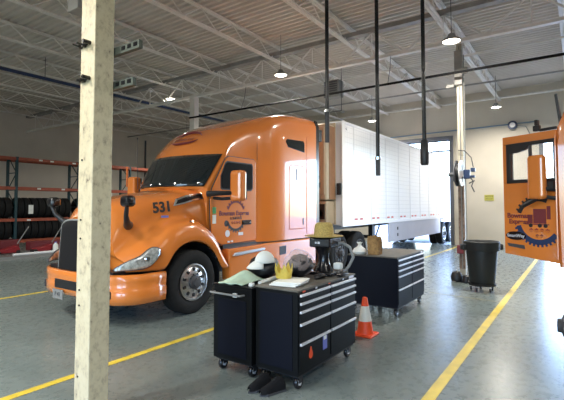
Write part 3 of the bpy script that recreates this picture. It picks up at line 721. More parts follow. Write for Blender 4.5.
# ---------------------------------------------------------------- trailer
TY0, TY1, TX0, TX1 = 5.2, 7.8, 10.3, 26.2
tl = thing('semi_trailer', (TX0, 6.5, 0), 'long white box trailer behind the orange truck, tail through the bay door', 'trailer')
tb = B().box((TX0, TY0, 1.27), (TX1, TY1, 4.11)).build('trailer_body', M['trailer'], tl, bevel=.02)
B().box((TX0-.01, TY0-.015, 4.05), (TX1, TY0+.03, 4.125)).box((TX0-.01, TY0-.015, 1.24), (TX1, TY0+.03, 1.34)).box((TX0-.01, TY1-.03, 4.05), (TX1, TY1+.015, 4.125)).build('side_rail', M['handle'], tl, bevel=.006)
B().box((TX0-.02, TY0-.012, 1.27), (TX0+.14, TY0+.02, 4.1)).box((TX0-.02, TY1-.02, 1.27), (TX0+.14, TY1+.012, 4.1)).build('corner_post', M['white'], tl, bevel=.01)
b = B()
x = TX0+.7
while x < XB+2: b.box((x, TY0-.008, 1.34), (x+.015, TY0+.01, 4.05)); x += 1.22
b.build('side_seam', M['handle'], tl)
b = B(); x = TX0+.75
while x < XB+1.5: b.box((x, TY0-.010, 1.40), (x+.18, TY0-.004, 1.45)); b.box((x+.36, TY0-.010, 1.40), (x+.54, TY0-.004, 1.45)); x += 1.25
b.build('reflective_tape', M['tapered'], tl)
B().lathe([(0, 0), (.05, 0), (.04, .03), (0, .035)], (TX0+.25, TY0-.03, 3.93), 'Y', 14).build('marker_lamp', M['handle'], tl, smooth=True)
B().box((TX0-.02, TY0+.2, 1.3), (TX0+.01, TY1-.2, 4.08)).build('front_panel', M['reefer'], tl)
# cooling unit on the nose
u = B().box((9.78, 5.42, 1.95), (TX0-.02, 7.58, 4.0)).build('cooling_unit', M['reefer'], tl, bevel=.05, seg=3)
B().box((9.76, 5.46, 2.1), (9.79, 6.1, 3.9)).build('unit_door', M['reefer'], u, bevel=.01)
B().box((9.95, 5.405, 1.98), (10.27, 5.43, 3.95)).build('unit_side_panel', M['reeferbrown'], u, bevel=.006)
b = B()
for i in range(10): b.box((9.755, 6.2, 3.0+i*.08), (9.78, 7.4, 3.04+i*.08))
b.build('unit_louver', M['black'], u)
B().box((9.745, 5.58, 2.28), (9.765, 5.74, 2.42)).box((9.745, 5.6, 2.52), (9.765, 5.68, 2.6)).build('control_panel', M['black'], u)
ub = B().box((9.85, 5.45, 1.32), (TX0-.02, 7.5, 1.93)).build('fuel_box', M['reefer'], tl, bevel=.02)
B().box((9.83, 5.5, 1.45), (9.86, 5.8, 1.85)).lathe([(0, 0), (.09, 0), (.09, .02), (0, .02)], (9.83, 5.62, 1.6), 'X', 16).build('gauge_recess', M['black'], ub)
B().box((10.24, TY0+.03, 2.1), (10.30, TY0+.16, 2.42)).build('gladhand_box', M['black'], tl, bevel=.02)
# landing gear, skirt, tandem
B().box((13.0, 5.5, .12), (13.14, 5.64, 1.27)).box((13.0, 7.36, .12), (13.14, 7.5, 1.27)).box((12.9, 5.42, .06), (13.24, 5.72, .12)).box((12.9, 7.28, .06), (13.24, 7.58, .12)).box((13.04, 5.5, .75), (13.1, 7.5, .85)).tube([(13.07, 5.6, .3), (13.9, 5.6, 1.2)], .03, 6).build('landing_gear', M['black'], tl)
B().box((10.4, 5.9, 1.1), (TX1, 6.0, 1.27)).box((10.4, 7.0, 1.1), (TX1, 7.1, 1.27)).build('under_frame', M['black'], tl)
sk = B().box((13.75, TY0+.03, .58), (20.2, TY0+.06, 1.25)).build('side_skirt', M['mesh'], tl)
B().cbox((14.6, TY0+.03, 1.02), (.10, .02, .1)).cbox((14.6, TY0+.03, .80), (.10, .02, .1)).build('skirt_hole', M['black'], sk)
for x in (21.0, 22.3):
    for s in (-1, 1):
        for off in (1.1, .78):
            c = (x, 6.5+s*off, .51); w = tyre_b(c, .51, .27).build('tire', M['rubber'], tl, smooth=True)
            if off > 1: rim_into(w, c, s)
B().box((20.3, 5.9, .5), (23, 7.1, 1.1)).build('suspension', M['black'], tl)

# ---------------------------------------------------------------- second truck at the right edge
t2 = thing('semi_truck', (6.69, .19, 0), 'second orange truck, cut by the right edge with its door open', 'truck')
c2 = -.86
sec = [(.22, 1.0), (.235, 1.9), (.235, 2.6), (.20, 2.9), (.11, 3.18), (-.10, 3.30), (-.9, 3.36), (-1.7, 3.30), (-1.82, 3.18), (-1.9, 2.9), (-1.91, 1.0)]
b = B()
xs_ = [(6.64, 0, 2.0), (6.72, 0, 0), (8.4, 0, 0)]
def t2pt(i, j):
    X = [6.62, 6.68, 7.2, 8.4][i]; y, z = sec[j]; k = [.97, 1, 1, 1][i]
    zz = z if z < 2.6 else 2.6+(z-2.6)*[.72, .85, 1.0, 1.0][i]
    return (X, c2+(y-c2)*k, zz)
b.grid(t2pt, 4, len(sec)); b.add([t2pt(0, j) for j in range(len(sec))], [tuple(range(len(sec)))]); b.add([t2pt(3, j) for j in range(len(sec))], [tuple(range(len(sec)))])
b.build('cab_body', M['orange'], t2, smooth=True, bevel=.02)
B().box((6.64, .225, 1.1), (6.67, .24, 2.75)).build('door_pillar', M['orange'], t2)
c = (5.45, -.03, WZ); w = tyre_b(c, .53, .29, lugs=30).build('tire', M['rubber'], t2, smooth=True); rim_into(w, c, 1)
c = (5.45, -1.66, WZ); tyre_b(c).build('tire', M['rubber'], t2, smooth=True)
B().box((4.6, -1.3, .5), (9.5, -1.2, .8)).box((4.6, -.5, .5), (9.5, -.4, .8)).box((4.8, -1.2, .55), (6.5, -.5, 1.4)).tube([(5.45, -1.6, .53), (5.45, -.1, .53)], .06, 8).build('chassis_rail', M['black'], t2)
for x in (9.0,):
    for y in (-.35, -1.5): tyre_b((x, y, WZ)).build('tire', M['rubber'], t2, smooth=True)
B().tube([(6.75, .16, 2.85), (6.72, .21, 3.3)], .02, 6).build('snorkel', M['black'], t2)

# its door in a local frame: x from hinge outward, y toward the viewer, z up
dm = bpy.data.objects.new('open_door', None); col.objects.link(dm); dm.parent = t2; dm.location = (0, .03, 0); dm.rotation_euler = (0, 0, math.atan2(.873, .488)); ORG['open_door'] = (0,0,0)
def dpart(b, name, m, **kw): return b.build(name, m, dm, **kw)
# leaf with window hole
outer_ = [(.0, 1.05), (.785, 1.03), (.79, 2.80), (.75, 2.83), (.0, 2.80)]
def leaf():
    b = B(); y0, y1 = -.05, .0
    b.prism([(0, 1.04), (.785, 1.105), (.79, 2.13), (0, 2.13)], y0, y1, 'XZ'); b.box((0, y0, 2.70), (.79, y1, 2.82)); b.box((.725, y0, 2.13), (.79, y1, 2.70)); b.box((0, y0, 2.13), (.025, y1, 2.70))
    return b
dpart(leaf(), 'door_panel', M['orange'], bevel=.006)
b = B(); b.box((.66, -.06, 2.13), (.73, .012, 2.70)).box((.02, -.06, 2.13), (.73, .012, 2.18)).box((.02, -.06, 2.66), (.73, .012, 2.71)).box((.02, -.06, 2.13), (.045, .012, 2.70))
b.prism([(.70, 2.67), (.36, 2.67), (.44, 2.60), (.58, 2.57), (.70, 2.57)], -.05, .012, 'XZ')
dpart(b, 'window_frame', M['black'], bevel=.008)
dpart(B().box((.04, -.03, 2.16), (.68, -.025, 2.68)), 'window_pane', M['clear'])
dpart(B().box((.36, -.04, 2.17), (.39, .0, 2.67)), 'window_bar', M['dgrey'])
XM = (-1, 0, 0)
dpart(arc_ring(.27, 1.60, .265, .335, 195, 322, .0, .004, 13, -1), 'emblem', M['bluepipe'])
dpart(arc_ring(.27, 1.60, .265, .325, 65, 160, .0, .004, 8, -1), 'emblem', M['black'])
text('Bowman', .10, M['maroon'], dm, frame_mtx((.56, .002, 1.66), XM, ZU), bold=.003)
text('Express', .095, M['maroon'], dm, frame_mtx((.56, .002, 1.575), XM, ZU), bold=.003)
b = B()   # small truck drawing
b.box((.16, 0, 1.56), (.34, .004, 1.76)).box((.35, 0, 1.56), (.42, .004, 1.68)).box((.10, 0, 1.62), (.15, .004, 1.80)).box((.12, 0, 1.54), (.46, .004, 1.555))
dpart(b, 'emblem_drawing', M['maroon'])
b = B()
for x in (.17, .25, .38): b.lathe([(0, 0), (.028, 0), (.028, .005), (0, .005)], (x, 0, 1.53), 'Y', 12)
dpart(b, 'emblem_wheels', M['black'])
text('* * * *', .11, M['red'], dm, frame_mtx((.26, .002, 1.44), XM, ZU), bold=.005)
text('* *', .09, M['maroon'], dm, frame_mtx((.26, .002, 1.37), XM, ZU), bold=.004)
b = B(); N = 28
b.add([(.605+.155*math.cos(2*PI*i/N), .004, 1.372+.062*math.sin(2*PI*i/N)) for i in range(N)], [tuple(range(N))]); dpart(b, 'oval_badge', M['gloss_black'], thick=.004)
text('SmartWay', .062, M['handle'], dm, frame_mtx((.605, .008, 1.372), XM, ZU), bold=.001)
b = B(); b.prism([(.47, 1.19), (.72, 1.215), (.745, 1.26), (.48, 1.245)], 0, .006, 'XZ'); dpart(b, 'badge', M['dgrey'])
mr = dpart(B().cbox((.19, .13, 2.19), (.23, .12, .60)), 'mirror', M['orange'], bevel=.05, seg=4)
b = B().tube([(.0, .0, 2.02), (.08, .10, 2.03), (.25, .15, 2.05)], .03, 8).tube([(.0, 0, 1.90), (.1, .08, 1.92), (.25, .15, 1.95)], .026, 8).cbox((.1, .06, 2.08), (.2, .06, .09)).tube([(.20, .12, 1.9), (.42, .1, 1.80)], .03, 8)
b.build('mirror_arm', M['black'], mr, smooth=False)
dpart(B().cbox((.27, -.02, 2.88), (.09, .06, .08)).cbox((.27, -.02, 2.96), (.05, .05, .08)).box((0, -.04, 2.83), (.24, -.01, 2.87)), 'top_bracket', M['black'], bevel=.01)

# ---------------------------------------------------------------- tool chests
def caster(t, x, y, m='gloss_black', r=.065):
    c = B().lathe([(0, -.02), (r*.9, -.02), (r, -.012), (r, .012), (r*.9, .02), (0, .02)], (x, y, r), 'Y', 20).build('caster', M[m], t, smooth=True)
    B().lathe([(0, -.023), (r*.55, -.023), (r*.55, .023), (0, .023)], (x, y, r), 'Y', 5).build('caster_hub', M['handle'], c)
    B().box((x-.03, y-.032, r), (x+.03, y-.026, 2*r+.02)).box((x-.03, y+.026, r), (x+.03, y+.032, 2*r+.02)).box((x-.035, y-.035, 2*r+.0), (x+.035, y+.035, 2*r+.03)).build('caster_fork', M['black'], c)
def chest(name, x0, x1, y0, y1, zt, cols, label, ydir=-1, body='chest', mat_top=True):
    t = thing(name, ((x0+x1)/2, (y0+y1)/2, 0), label, 'tool chest', 'black rolling tool chests')
    B().box((x0, y0, .15), (x1, y1, zt-.02)).build('body', M[body], t, bevel=.008)
    B().box((x0-.005, y0-.005, zt-.02), (x1+.005, y1+.005, zt)).build('top', M['dock'] if mat_top else M[body], t, bevel=.004)
    B().box((x0+.03, y0+.015, .13), (x1-.03, y1-.015, .15)).build('base_frame', M['black'], t)
    yf = y0 if ydir < 0 else y1
    for a, b_, zs, bot in cols:
        for i, z in enumerate(zs):
            zl = zs[i+1]+.012 if i+1 < len(zs) else bot
            if i+1 == len(zs) and bot is None: continue
            d = B().box((a, min(yf, yf+ydir*.012), zl), (b_, max(yf, yf+ydir*.012), z+.012)).build('drawer', M[body], t, bevel=.003)
            B().box((a+.004, min(yf+ydir*.010, yf+ydir*.032), z-.012), (b_-.004, max(yf+ydir*.010, yf+ydir*.032), z+.012)).build('drawer_handle', M['handle'], d, bevel=.004)
    for x in (x0+.1, x1-.1):
        for y in (y0+.06, y1-.06): caster(t, x, y)
    return t
zs = [.925, .845, .765, .645, .455]
A_ = chest('tool_chest', 3.49, 4.77, 2.25, 2.77, .98, [(3.505, 4.115, zs, .19), (4.14, 4.745, zs, .19)], 'black tool chest with long silver drawer handles, nearest to the viewer')
A_['note'] = 'a'; del A_['note']
b = B(); b.add([(3.71+.035*math.cos(a)*(1-.35*math.sin(a)), 2.236, .325+.05*math.sin(a)+(.02 if math.sin(a) > .8 else 0)) for a in [2*PI*i/16 for i in range(16)]], [tuple(range(16))])
b.build('flame_sticker', M['conered'], A_, thick=.002)
B().cbox((4.0, 2.236, .36), (.09, .002, .14)).build('blue_sticker', M['bluest'], A_)
B().cbox((4.0, 2.235, .41), (.06, .002, .04)).build('white_sticker', M['paper'], A_)
B().cbox((3.60, 2.247, .958), (.05, .003, .02)).cbox((4.12, 2.247, .963), (.04, .003, .02)).build('brand_badge', M['conered'], A_)
B().cbox((4.66, 2.246, .955), (.12, .003, .03)).build('paper_label', M['handle'], A_)
B().cbox((3.84, 2.246, .955), (.03, .004, .02)).cbox((4.45, 2.246, .958), (.025, .004, .02)).build('lock', M['handle'], A_)
b = B().box((3.483, 2.31, .2), (3.49, 2.71, .93)); b.build('end_panel', M['chest_blue'], A_, bevel=.004)
B_ = chest('tool_chest', 3.46, 4.74, 2.80, 3.34, .945, [(3.5, 4.08, [.88, .8, .7, .6, .45], .19), (4.12, 4.7, [.88, .8, .7, .6, .45], .19)], 'black tool chest with end push handle, behind the nearest one', ydir=1, mat_top=False)
B().tube([(3.46, 2.90, .86), (3.39, 2.90, .865), (3.385, 2.92, .865), (3.385, 3.30, .865), (3.39, 3.32, .865), (3.46, 3.32, .86)], .011, 8).build('push_handle', M['grey'], B_, smooth=True)
B().cbox((3.45, 3.02, .85), (.02, .05, .04)).build('end_label', M['paper'], B_)
B().box((3.453, 2.87, .2), (3.46, 3.27, .80)).build('end_panel', M['chest_blue'], B_, bevel=.004)
zc = [.915, .83, .745, .65, .44]
C_ = chest('tool_chest', 6.72, 8.13, 2.42, 3.30, .97, [(6.735, 7.41, zc, .2), (7.43, 8.11, zc, .2)], 'dark blue-black tool chest with shining handles, beyond the traffic cone', body='chest_blue')
B().cbox((8.0, 2.415, .95), (.1, .004, .03)).build('paper_label', M['handle'], C_)

# black lump at the foot of the nearest chest
def blob(name, c, d, m, label, cat, seed=1, amp=.18, nu=20, nv=12, flat=.0, parent=None):
    rnd = random.Random(seed); ph = [(rnd.uniform(0, 6), rnd.uniform(2, 5), rnd.uniform(0, 6)) for _ in range(5)]
    def f(i, j):
        a = 2*PI*i/nu; e = -PI/2+PI*j/(nv-1)
        k = 1+amp*sum(math.sin(p[1]*a+p[0])*math.cos(p[1]*1.3*e+p[2]) for p in ph)/2
        z = math.sin(e)*k
        return (c[0]+d[0]/2*math.cos(e)*math.cos(a)*k, c[1]+d[1]/2*math.cos(e)*math.sin(a)*k, c[2]+d[2]*max(0, (z+1)/2) + .001)
    b = B().grid(f, nu, nv, closeu=True)
    o = b.build(name, M[m], parent, smooth=True, angle=75)
    if label: tag(o, label, cat)
    return o
def boot(x, y, rz, label):
    t = thing('work_boot', (x, y, 0), label, 'boot', 'black boots under the nearest tool chest')
    R = Matrix.Rotation(rz, 3, 'Z'); C0 = Vector((x, y, 0))
    prof = [(-.13, .05, .045, .10), (-.06, .05, .045, .13), (.0, .045, .042, .10), (.06, .045, .045, .075), (.11, .03, .04, .06), (.14, .01, .02, .045)]
    def f(i, j):
        px_, wv, ww, h = prof[i]; a = PI*j/8; return C0 + R @ Vector((px_, ww*math.cos(a), .02+h*math.sin(a)))
    b = B().grid(f, len(prof), 9); b.add([f(0, j) for j in range(9)], [tuple(range(9))]); b.build('upper', M['matte'], t, smooth=True)
    s = B(); s.add([tuple(C0+R @ Vector((u, v, w))) for w in (.002, .022) for u, v in ((-.135, -.045), (.08, -.05), (.145, 0), (.08, .05), (-.135, .045))], [(0,1,2,3,4), (5,6,7,8,9), (0,1,6,5), (1,2,7,6), (2,3,8,7), (3,4,9,8), (4,0,5,9)])
    s.build('sole', M['dgrey'], t)
boot(3.36, 2.46, 2.8, 'black work boot on floor, right one of the pair by the nearest chest')
boot(3.36, 2.62, 3.0, 'black work boot on floor, left one of the pair by the nearest chest')

# things on top of the near chests
ZT = .98
def sheet(name, c, sx, sy, rz, m, label, cat, seed=0, lift=.02, thick=.012, n=12):
    rnd = random.Random(seed); R = Matrix.Rotation(rz, 3, 'Z'); ph = [rnd.uniform(0, 6) for _ in range(4)]
    def f(i, j):
        u, v = i/(n-1)-.5, j/(n-1)-.5
        z = lift*(.5+.5*math.sin(9*u+ph[0])*math.cos(7*v+ph[1]))+lift*.4*math.sin(15*v+ph[2])
        p = R @ Vector((u*sx, v*sy, 0)); return (c[0]+p.x, c[1]+p.y, c[2]+max(.0, z)+thick/2+.001)
    o = B().grid(f, n, n).build(name, M[m], smooth=True, thick=thick, angle=80)
    return tag(o, label, cat)
nb = thing('paper_stack', (3.72, 2.5, ZT), 'stack of white paper on front corner of the nearest chest', 'paper')
for i in range(3): B().cbox((3.74+.012*i, 2.52-.01*i, ZT+.008+.014*i), (.34, .30, .012), (0, 0, .15+.06*i)).build('sheet', M['paper'], nb, bevel=.003)
# yellow crown
t = thing('spiky_ornament', (3.80, 2.63, ZT+.045), 'yellow spiky crown-shaped piece standing on white paper', 'ornament')
def crown_pt(i, j):
    N = 40; a = 2*PI*i/N; sp = abs(((i*5/N) % 1)-.5)*2
    h = [0, .05, .06+.10*sp**1.5][j]; r = [.075, .08, .088][j]
    return (3.80+r*math.cos(a), 2.63+r*1.1*math.sin(a), ZT+.045+h)
B().grid(crown_pt, 40, 3, closeu=True).build('band', M['yellowcloth'], t, thick=.006)
# black shoulder bag with clear bag
bg = thing('tool_bag', (4.30, 2.60, ZT), 'black bag of tools in a clear plastic sack on the nearest chest', 'bag')
blob('bag_body', (4.22, 2.69, ZT), (.33, .28, .25), 'black', None, None, 5, .14, parent=bg)
blob('plastic_sack', (4.24, 2.71, ZT+.01), (.40, .36, .29), 'pinkbag', None, None, 9, .1, parent=bg)
b = B(); rnd = random.Random(3)
for i in range(14):
    a = rnd.uniform(0, 6.28); r_ = rnd.uniform(.03, .13); p = Vector((4.2+r_*math.cos(a), 2.66+r_*math.sin(a), ZT+.15+rnd.uniform(0, .06)))
    b.tube([p, p+Vector((rnd.uniform(-.06, .06), rnd.uniform(-.06, .06), rnd.uniform(-.02, .05)))], .008, 5)
b.build('tools', M['dgrey'], bg)
# black case with white cap (on the chest behind)
bc = tag(blob('black_case', (4.08, 3.12, .945), (.38, .36, .26), 'black', 'x', 'bag', 11, .1), 'rounded black bag on the rear chest, under a white cap', 'bag')
cp = thing('baseball_cap', (4.08, 3.05, 1.15), 'white cap draped over the black bag on the rear chest', 'cap')
def cap_pt(i, j):
    a = 2*PI*i/24; e = (j/7)*PI/2; r_ = .115
    return (4.00+r_*math.cos(a)*math.cos(e)*1.05, 3.04+r_*math.sin(a)*math.cos(e), 1.14+.13*math.sin(e))
B().grid(cap_pt, 24, 8, closeu=True).build('crown', M['whitecloth'], cp, smooth=True, thick=.006)
def brim_pt(i, j):
    a = math.radians(60+150*i/14); r_ = lerp(.105, .115+.10*math.sin(PI*i/14), j/4)
    return (4.00+r_*math.cos(a), 3.04+r_*math.sin(a), 1.155-.08*(j/4)**1.6)
B().grid(brim_pt, 15, 5).build('brim', M['whitecloth'], cp, smooth=True, thick=.006)
# green cloth
def cloth_pt(i, j):
    u, v = i/18, j/14; x = 3.48+.46*u; y = 2.95+.34*v
    z = .945+.012+.12*math.exp(-((u-.55)**2/.09+(v-.5)**2/.12))+.012*math.sin(11*u+4*v)*math.sin(9*v)
    return (x, y, max(.952, z))
tag(B().grid(cloth_pt, 19, 15).build('folded_cloth', M['greencloth'], smooth=True, thick=.01, angle=80), 'pale green cloth heaped on the rear chest', 'cloth')
tag(B().tube([(4.2, 2.86, .975), (3.86, 2.80, 1.0), (3.62, 2.82, .975)], .022, 8).build('rolled_paper', M['paper'], smooth=True), 'rolled white paper between the two near chests', 'paper')
tag(B().cbox((3.545, 2.87, .965), (.05, .05, .04)).build('small_bottle_cap', M['paper'], bevel=.01), 'small white cap on front corner of the rear chest', 'cap')

# the black machine under the straw hat
mc = thing('bench_machine', (4.62, 2.55, ZT), 'black bench machine with curved grey tube carrying a straw hat', 'machine')
B().box((4.38, 2.36, ZT), (4.76, 2.72, ZT+.04)).build('base', M['gloss_black'], mc, bevel=.012)
def ped(i, j):
    h = [0, .08, .16, .24, .30][i]; w = [.13, .085, .07, .085, .12][i]; a = 2*PI*j/16
    return (4.56+w*.9*math.cos(a), 2.57+w*math.sin(a), ZT+.04+h)
B().grid(ped, 5, 17).build('pedestal', M['gloss_black'], mc, smooth=True)
B().box((4.44, 2.42, ZT+.32), (4.75, 2.70, ZT+.44)).build('head', M['gloss_black'], mc, bevel=.02, seg=3)
B().cbox((4.435, 2.56, ZT+.38), (.006, .03, .025)).cbox((4.435, 2.60, ZT+.38), (.006, .02, .02)).build('indicator', M['handle'], mc)
B().tube([(4.68, 2.44, ZT+.36), (4.70, 2.38, ZT+.37), (4.72, 2.29, ZT+.32), (4.73, 2.25, ZT+.20), (4.70, 2.29, ZT+.10), (4.69, 2.34, ZT+.03)], .018, 10).build('curved_tube', M['grey'], mc, smooth=True)
B().cbox((4.66, 2.42, ZT+.09), (.09, .10, .08)).build('white_pump', M['paper'], mc, bevel=.02)
for i, (x, y, sd, lb) in enumerate(((4.22, 2.42, 21, 'lump of black rags on the nearest chest, left of the machine'), (4.50, 2.29, 22, 'lump of black rags in front of the machine base'))):
    blob('rag', (x, y, ZT), (.22, .10, .05), 'black', lb, 'rag', sd, .2)
hat = thing('straw_hat', (4.58, 2.57, ZT+.44), 'woven straw hat resting on top of the black machine', 'hat')
B().lathe([(.235, .012), (.20, .004), (.15, .0), (.125, .005), (.12, .04), (.112, .11), (.105, .15), (.08, .17), (.04, .158), (0, .152)], (4.58, 2.57, ZT+.445), 'Z', 36).build('crown_and_brim', M['straw'], hat, smooth=True, thick=.006)
B().lathe([(.1215, .012), (.117, .035)], (4.58, 2.57, ZT+.445), 'Z', 36).build('hat_band', M['straw'], hat, smooth=True, thick=.008)
# on the farther chest
def bag_pt(i, j):
    a = 2*PI*i/20; r_ = [.11, .12, .12, .11, .10][j]*(1+.08*math.sin(5*a+j)); h = [0, .1, .2, .28, .31][j]
    q = lambda v: (abs(v)**.6)*(1 if v > 0 else -1)
    return (6.95+r_*q(math.cos(a))*.8, 2.90+r_*q(math.sin(a))*1.0, .971+h+(.012*math.sin(7*a) if j == 4 else 0))
tag(B().grid(bag_pt, 20, 5, closeu=True).add([bag_pt(i, 0) for i in range(20)], [tuple(range(20))]).add([bag_pt(i, 3) for i in range(20)], [tuple(range(20))]).build('paper_bag', M['brownpaper']), 'crumpled brown paper bag on corner of the farther chest', 'bag')
b = B().lathe([(0, 0), (.10, .0), (.13, .04), (.10, .09), (.05, .12), (.025, .15), (.05, .2), (.02, .19)], (6.86, 3.14, .971), 'Z', 14)
tag(b.build('plastic_bag', M['paper'], smooth=True), 'knotted white plastic bag beside the brown paper bag', 'bag')

# traffic cone
t = thing('traffic_cone', (5.62, 2.5, 0), 'orange-red traffic cone with white collar between the tool chests', 'cone')
cx, cy = 5.60, 2.49
B().box((cx-.15, cy-.15, 0), (cx+.15, cy+.15, .03)).build('base', M['conered'], t, bevel=.012)
B().lathe([(.115, .03), (.088, .20), (.052, .40), (.035, .51), (.03, .52), (0, .52)], (cx, cy, 0), 'Z', 28).build('cone_body', M['conered'], t, smooth=True)
B().lathe([(.0905, .20), (.0545, .405)], (cx, cy, 0), 'Z', 28).build('reflective_collar', M['conewhite'], t, smooth=True)

# trash bin on a dolly
bx, by = 9.92, 1.72
t = thing('trash_bin', (bx, by, 0), 'large dark grey round trash bin on a wheeled dolly by the slim pole', 'trash bin')
B().lathe([(0, .17), (.24, .17), (.25, .2), (.315, .88), (.315, .93)], (bx, by, 0), 'Z', 36).lathe([(.30, .93), (.24, .24), (0, .24)], (bx, by, 0), 'Z', 36).build('barrel', M['bin'], t, smooth=True)
B().lathe([(.30, .86), (.345, .86), (.36, .90), (.36, 1.00), (.37, 1.04), (.345, 1.055), (.33, 1.04), (.315, .93), (.30, .86)], (bx, by, 0), 'Z', 36).build('rim', M['bin'], t, smooth=True)
for s in (-1, 1):
    dx, dy = .572*s, -.82*s
    B().cbox((bx+dx*.38, by+dy*.38, .93), (.12, .16, .13), (0, 0, math.atan2(dy, dx))).build('handle', M['bin'], t, bevel=.03)
B().lathe([(0, .12), (.27, .12), (.28, .17), (0, .17)], (bx, by, 0), 'Z', 28).build('dolly', M['black'], t, smooth=True)
for a in range(5):
    q = 2*PI*a/5+.3; X, Y = bx+.22*math.cos(q), by+.22*math.sin(q)
    c = B().lathe([(0, -.015), (.038, -.015), (.038, .015), (0, .015)], (X, Y, .038), 'Y', 14).build('dolly_caster', M['dgrey'], t, smooth=True)
    B().box((X-.018, Y-.022, .04), (X+.018, Y-.017, .12)).box((X-.018, Y+.017, .04), (X+.018, Y+.022, .12)).build('caster_fork', M['grey'], c)

# ---------------------------------------------------------------- pallet rack and tyres on the left
RX = [5.7, 8.5, 11.3, 14.2, 17.1]; RY0, RY1 = 20.0, 20.95
rk = thing('pallet_rack', (11.6, 20.5, 0), 'long pallet rack with red beams and dark uprights along the left wall', 'rack')
for x in RX:
    u = B().box((x-.05, RY0, 0), (x+.05, RY0+.09, 3.95)).box((x-.05, RY1-.09, 0), (x+.05, RY1, 3.95)).build('upright', M['rackblue'], rk)
    b = B(); z = .25; up = True
    while z < 3.5:
        b.tube([(x, RY0+.06 if up else RY1-.06, z), (x, RY1-.06 if up else RY0+.06, z+.75)], .022, 5); b.tube([(x, RY0+.06, z), (x, RY1-.06, z)], .02, 5); z += .75; up = not up
    b.build('brace', M['rackblue'], u)
for x0, x1 in zip(RX, RX[1:]):
    for z in (.27, 1.20, 2.58, 3.86):
        B().box((x0+.05, RY0, z-.07), (x1-.05, RY0+.05, z+.06)).build('beam', M['rackred'], rk); B().box((x0+.05, RY1-.05, z-.07), (x1-.05, RY1, z+.06)).build('beam', M['rackred'], rk)
    if z: B().box((x0+.08, RY0+.05, 3.92), (x1-.08, RY1-.05, 3.94)).build('wire_deck', M['rackred'], rk)
b = B()
for x, z in ((9.4, 3.87), (9.9, 3.86), (10.95, 3.86), (9.35, 2.58), (10.45, 2.58), (8.95, 1.18)): b.box((x, RY0-.012, z-.035), (x+.16, RY0-.002, z+.035))
b.build('beam_label', M['paper'], rk)
B().box((9.0, RY0-.02, 1.45), (9.2, RY0-.012, 1.85)).build('rack_tag', M['paper'], rk)

ty0 = thing('stored_tire', (0, 0, 0), '', 'tire', 'tires standing on the rack')
tyre_b((0, 0, 0), .46, .27, 'X').build('casing', M['rubber'], ty0, smooth=True)
B().lathe([(.245, -.10), (.26, -.10), (.26, .10), (.245, .10)], (0, 0, 0), 'X', 24).build('bead', M['dgrey'], ty0, smooth=True)
first = True
for lvl, z in (('upper', 1.26), ('lower', .33)):
    for bay, (x0, x1) in (('left', (7.8, 8.44)), ('middle', (8.57, 11.24)), ('right', (11.38, 14.12))):
        n = int((x1-x0)/.30)
        for i in range(n):
            o = ty0 if first else copy_tree(ty0); first = False
            o.location = (x0+.15+i*.302, 20.47, z+.46); o.rotation_euler = (random.uniform(0, 6), 0, 0)
            ordn = (words+['fourteenth'])[i]
            o['label'] = 'black truck tire on the %s tire shelf, %s in the %s rack bay' % (lvl, ordn, bay)

# low equipment on the floor before the rack
tag(B().box((3.5, 15.6, .02), (11.5, 15.66, .10)).box((3.5, 15.5, 0), (11.5, 15.8, .02)).build('floor_rail', M['grey']), 'low grey steel channel lying along the floor left of the truck', 'rail')
tag(B().box((6.3, 18.9, 0), (8.2, 19.3, .42)).build('steel_bench', M['maroon'], bevel=.02), 'dark red low steel bench before the rack at far left', 'bench')
tag(B().box((8.3, 18.2, 0), (11.6, 18.6, .35)).build('steel_crate', M['maroon'], bevel=.02), 'long dark red steel crate in front of the tire rack', 'crate')
def jack(x, y, label):
    t = thing('floor_jack', (x, y, 0), label, 'jack', 'red floor jacks')
    B().prism([(x-.4, .04), (x-.35, .16), (x, .22), (x+.3, .3), (x+.4, .2), (x+.42, .04)], y-.14, y+.14, 'XZ').build('frame', M['red'], t, bevel=.02)
    for dx in (-.33, .33):
        B().lathe([(0, -.17), (.07, -.17), (.07, .17), (0, .17)], (x+dx, y, .07), 'Y', 14).build('wheel', M['black'], t)
    B().tube([(x+.35, y, .35), (x+.75, y, 1.0)], .02, 6).build('jack_handle', M['grey'], t)
jack(7.2, 17.6, 'red floor jack at the far left edge, before the rack'); jack(8.35, 17.3, 'red floor jack standing left of the truck grille')
for i, (x, lb) in enumerate(((8.7, 'left'), (9.0, 'middle'), (9.25, 'right'))):
    t = thing('jug', (x, 17.0, 0), 'white plastic jug on the floor by the red jack, %s of three' % lb, 'jug', 'white jugs')
    B().lathe([(0, 0), (.1, 0), (.1, .26), (.04, .34), (.04, .36)], (x, 17.0, 0), 'Z', 14).build('jug_body', M['paper'], t, smooth=True)
    B().lathe([(0, .39), (.045, .39), (.045, .355), (0, .355)], (x, 17.0, 0), 'Z', 10).build('jug_cap', M['bluest'], t)
tag(B().tube([(7.0, 16.6, .05), (9.9, 16.6, .05)], .05, 8).build('white_pipe', M['white']), 'white pipe lying on the floor before the red jacks', 'pipe')

# ---------------------------------------------------------------- camera
cam = bpy.data.cameras.new('camera'); co = bpy.data.objects.new('camera', cam); col.objects.link(co)
cam.sensor_fit = 'HORIZONTAL'; cam.sensor_width = 36; cam.lens = 424/564*36; cam.shift_y = -12.5/564; cam.clip_end = 200
co.location = (0, 0, 1.8)
yaw = math.atan2(296, 424)     # forward makes this angle with +X
co.rotation_euler = (math.radians(90+2.5), 0, yaw-PI/2)
bpy.context.scene.camera = co

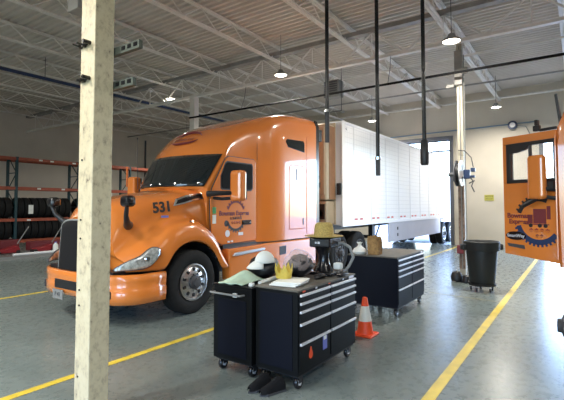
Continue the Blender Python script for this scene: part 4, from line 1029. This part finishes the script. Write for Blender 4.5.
# ---------------------------------------------------------------- daylight
w = bpy.data.worlds.new('sky'); bpy.context.scene.world = w; w.use_nodes = True
bg = w.node_tree.nodes['Background']
sk = w.node_tree.nodes.new('ShaderNodeTexSky'); sk.sky_type = 'NISHITA'; sk.sun_disc = False; sk.sun_elevation = math.radians(48); sk.sun_rotation = math.radians(90); sk.air_density = 1.2; sk.dust_density = 1
tint = w.node_tree.nodes.new('ShaderNodeMix'); tint.data_type = 'RGBA'; tint.blend_type = 'MULTIPLY'; tint.inputs['Factor'].default_value = 1; tint.inputs['B'].default_value = (.74, .93, 1.28, 1)
w.node_tree.links.new(sk.outputs['Color'], tint.inputs['A']); w.node_tree.links.new(tint.outputs['Result'], bg.inputs['Color']); bg.inputs['Strength'].default_value = 1.65
sun = bpy.data.lights.new('sun', 'SUN'); sun.energy = 3.5; sun.angle = math.radians(.6); sun.color = (1, .96, .88)
so = bpy.data.objects.new('sun', sun); col.objects.link(so); so.location = (30, 0, 20)
so.rotation_euler = Vector((1, .25, 1.45)).to_track_quat('Z', 'Y').to_euler()
for (y0, y1, h, x, rot) in ((AD[0], AD[1], AD[2], XB+.35, 1), (BD[0], BD[1], BD[2], XB+.35, 1), (-8, -4, 4.5, XF-.35, -1), (-3, 1, 4.5, XF-.35, -1), (6, 10, 4.5, XF-.35, -1)):
    l = bpy.data.lights.new('portal', 'AREA'); l.shape = 'RECTANGLE'; l.size = y1-y0; l.size_y = h; l.cycles.is_portal = True
    o = bpy.data.objects.new('sky_portal', l); col.objects.link(o); o.location = (x, (y0+y1)/2, h/2)
    o.rotation_euler = Vector((rot, 0, 0)).to_track_quat('Z', 'Y').to_euler()

sc = bpy.context.scene
sc.view_settings.view_transform = 'Standard'; sc.view_settings.look = 'None'; sc.view_settings.gamma = 1; sc.view_settings.exposure = 0.12
sc.view_settings.use_curve_mapping = False
sc.cycles.use_denoising = True; sc.cycles.max_bounces = 8; sc.cycles.diffuse_bounces = 4; sc.cycles.sample_clamp_indirect = 6
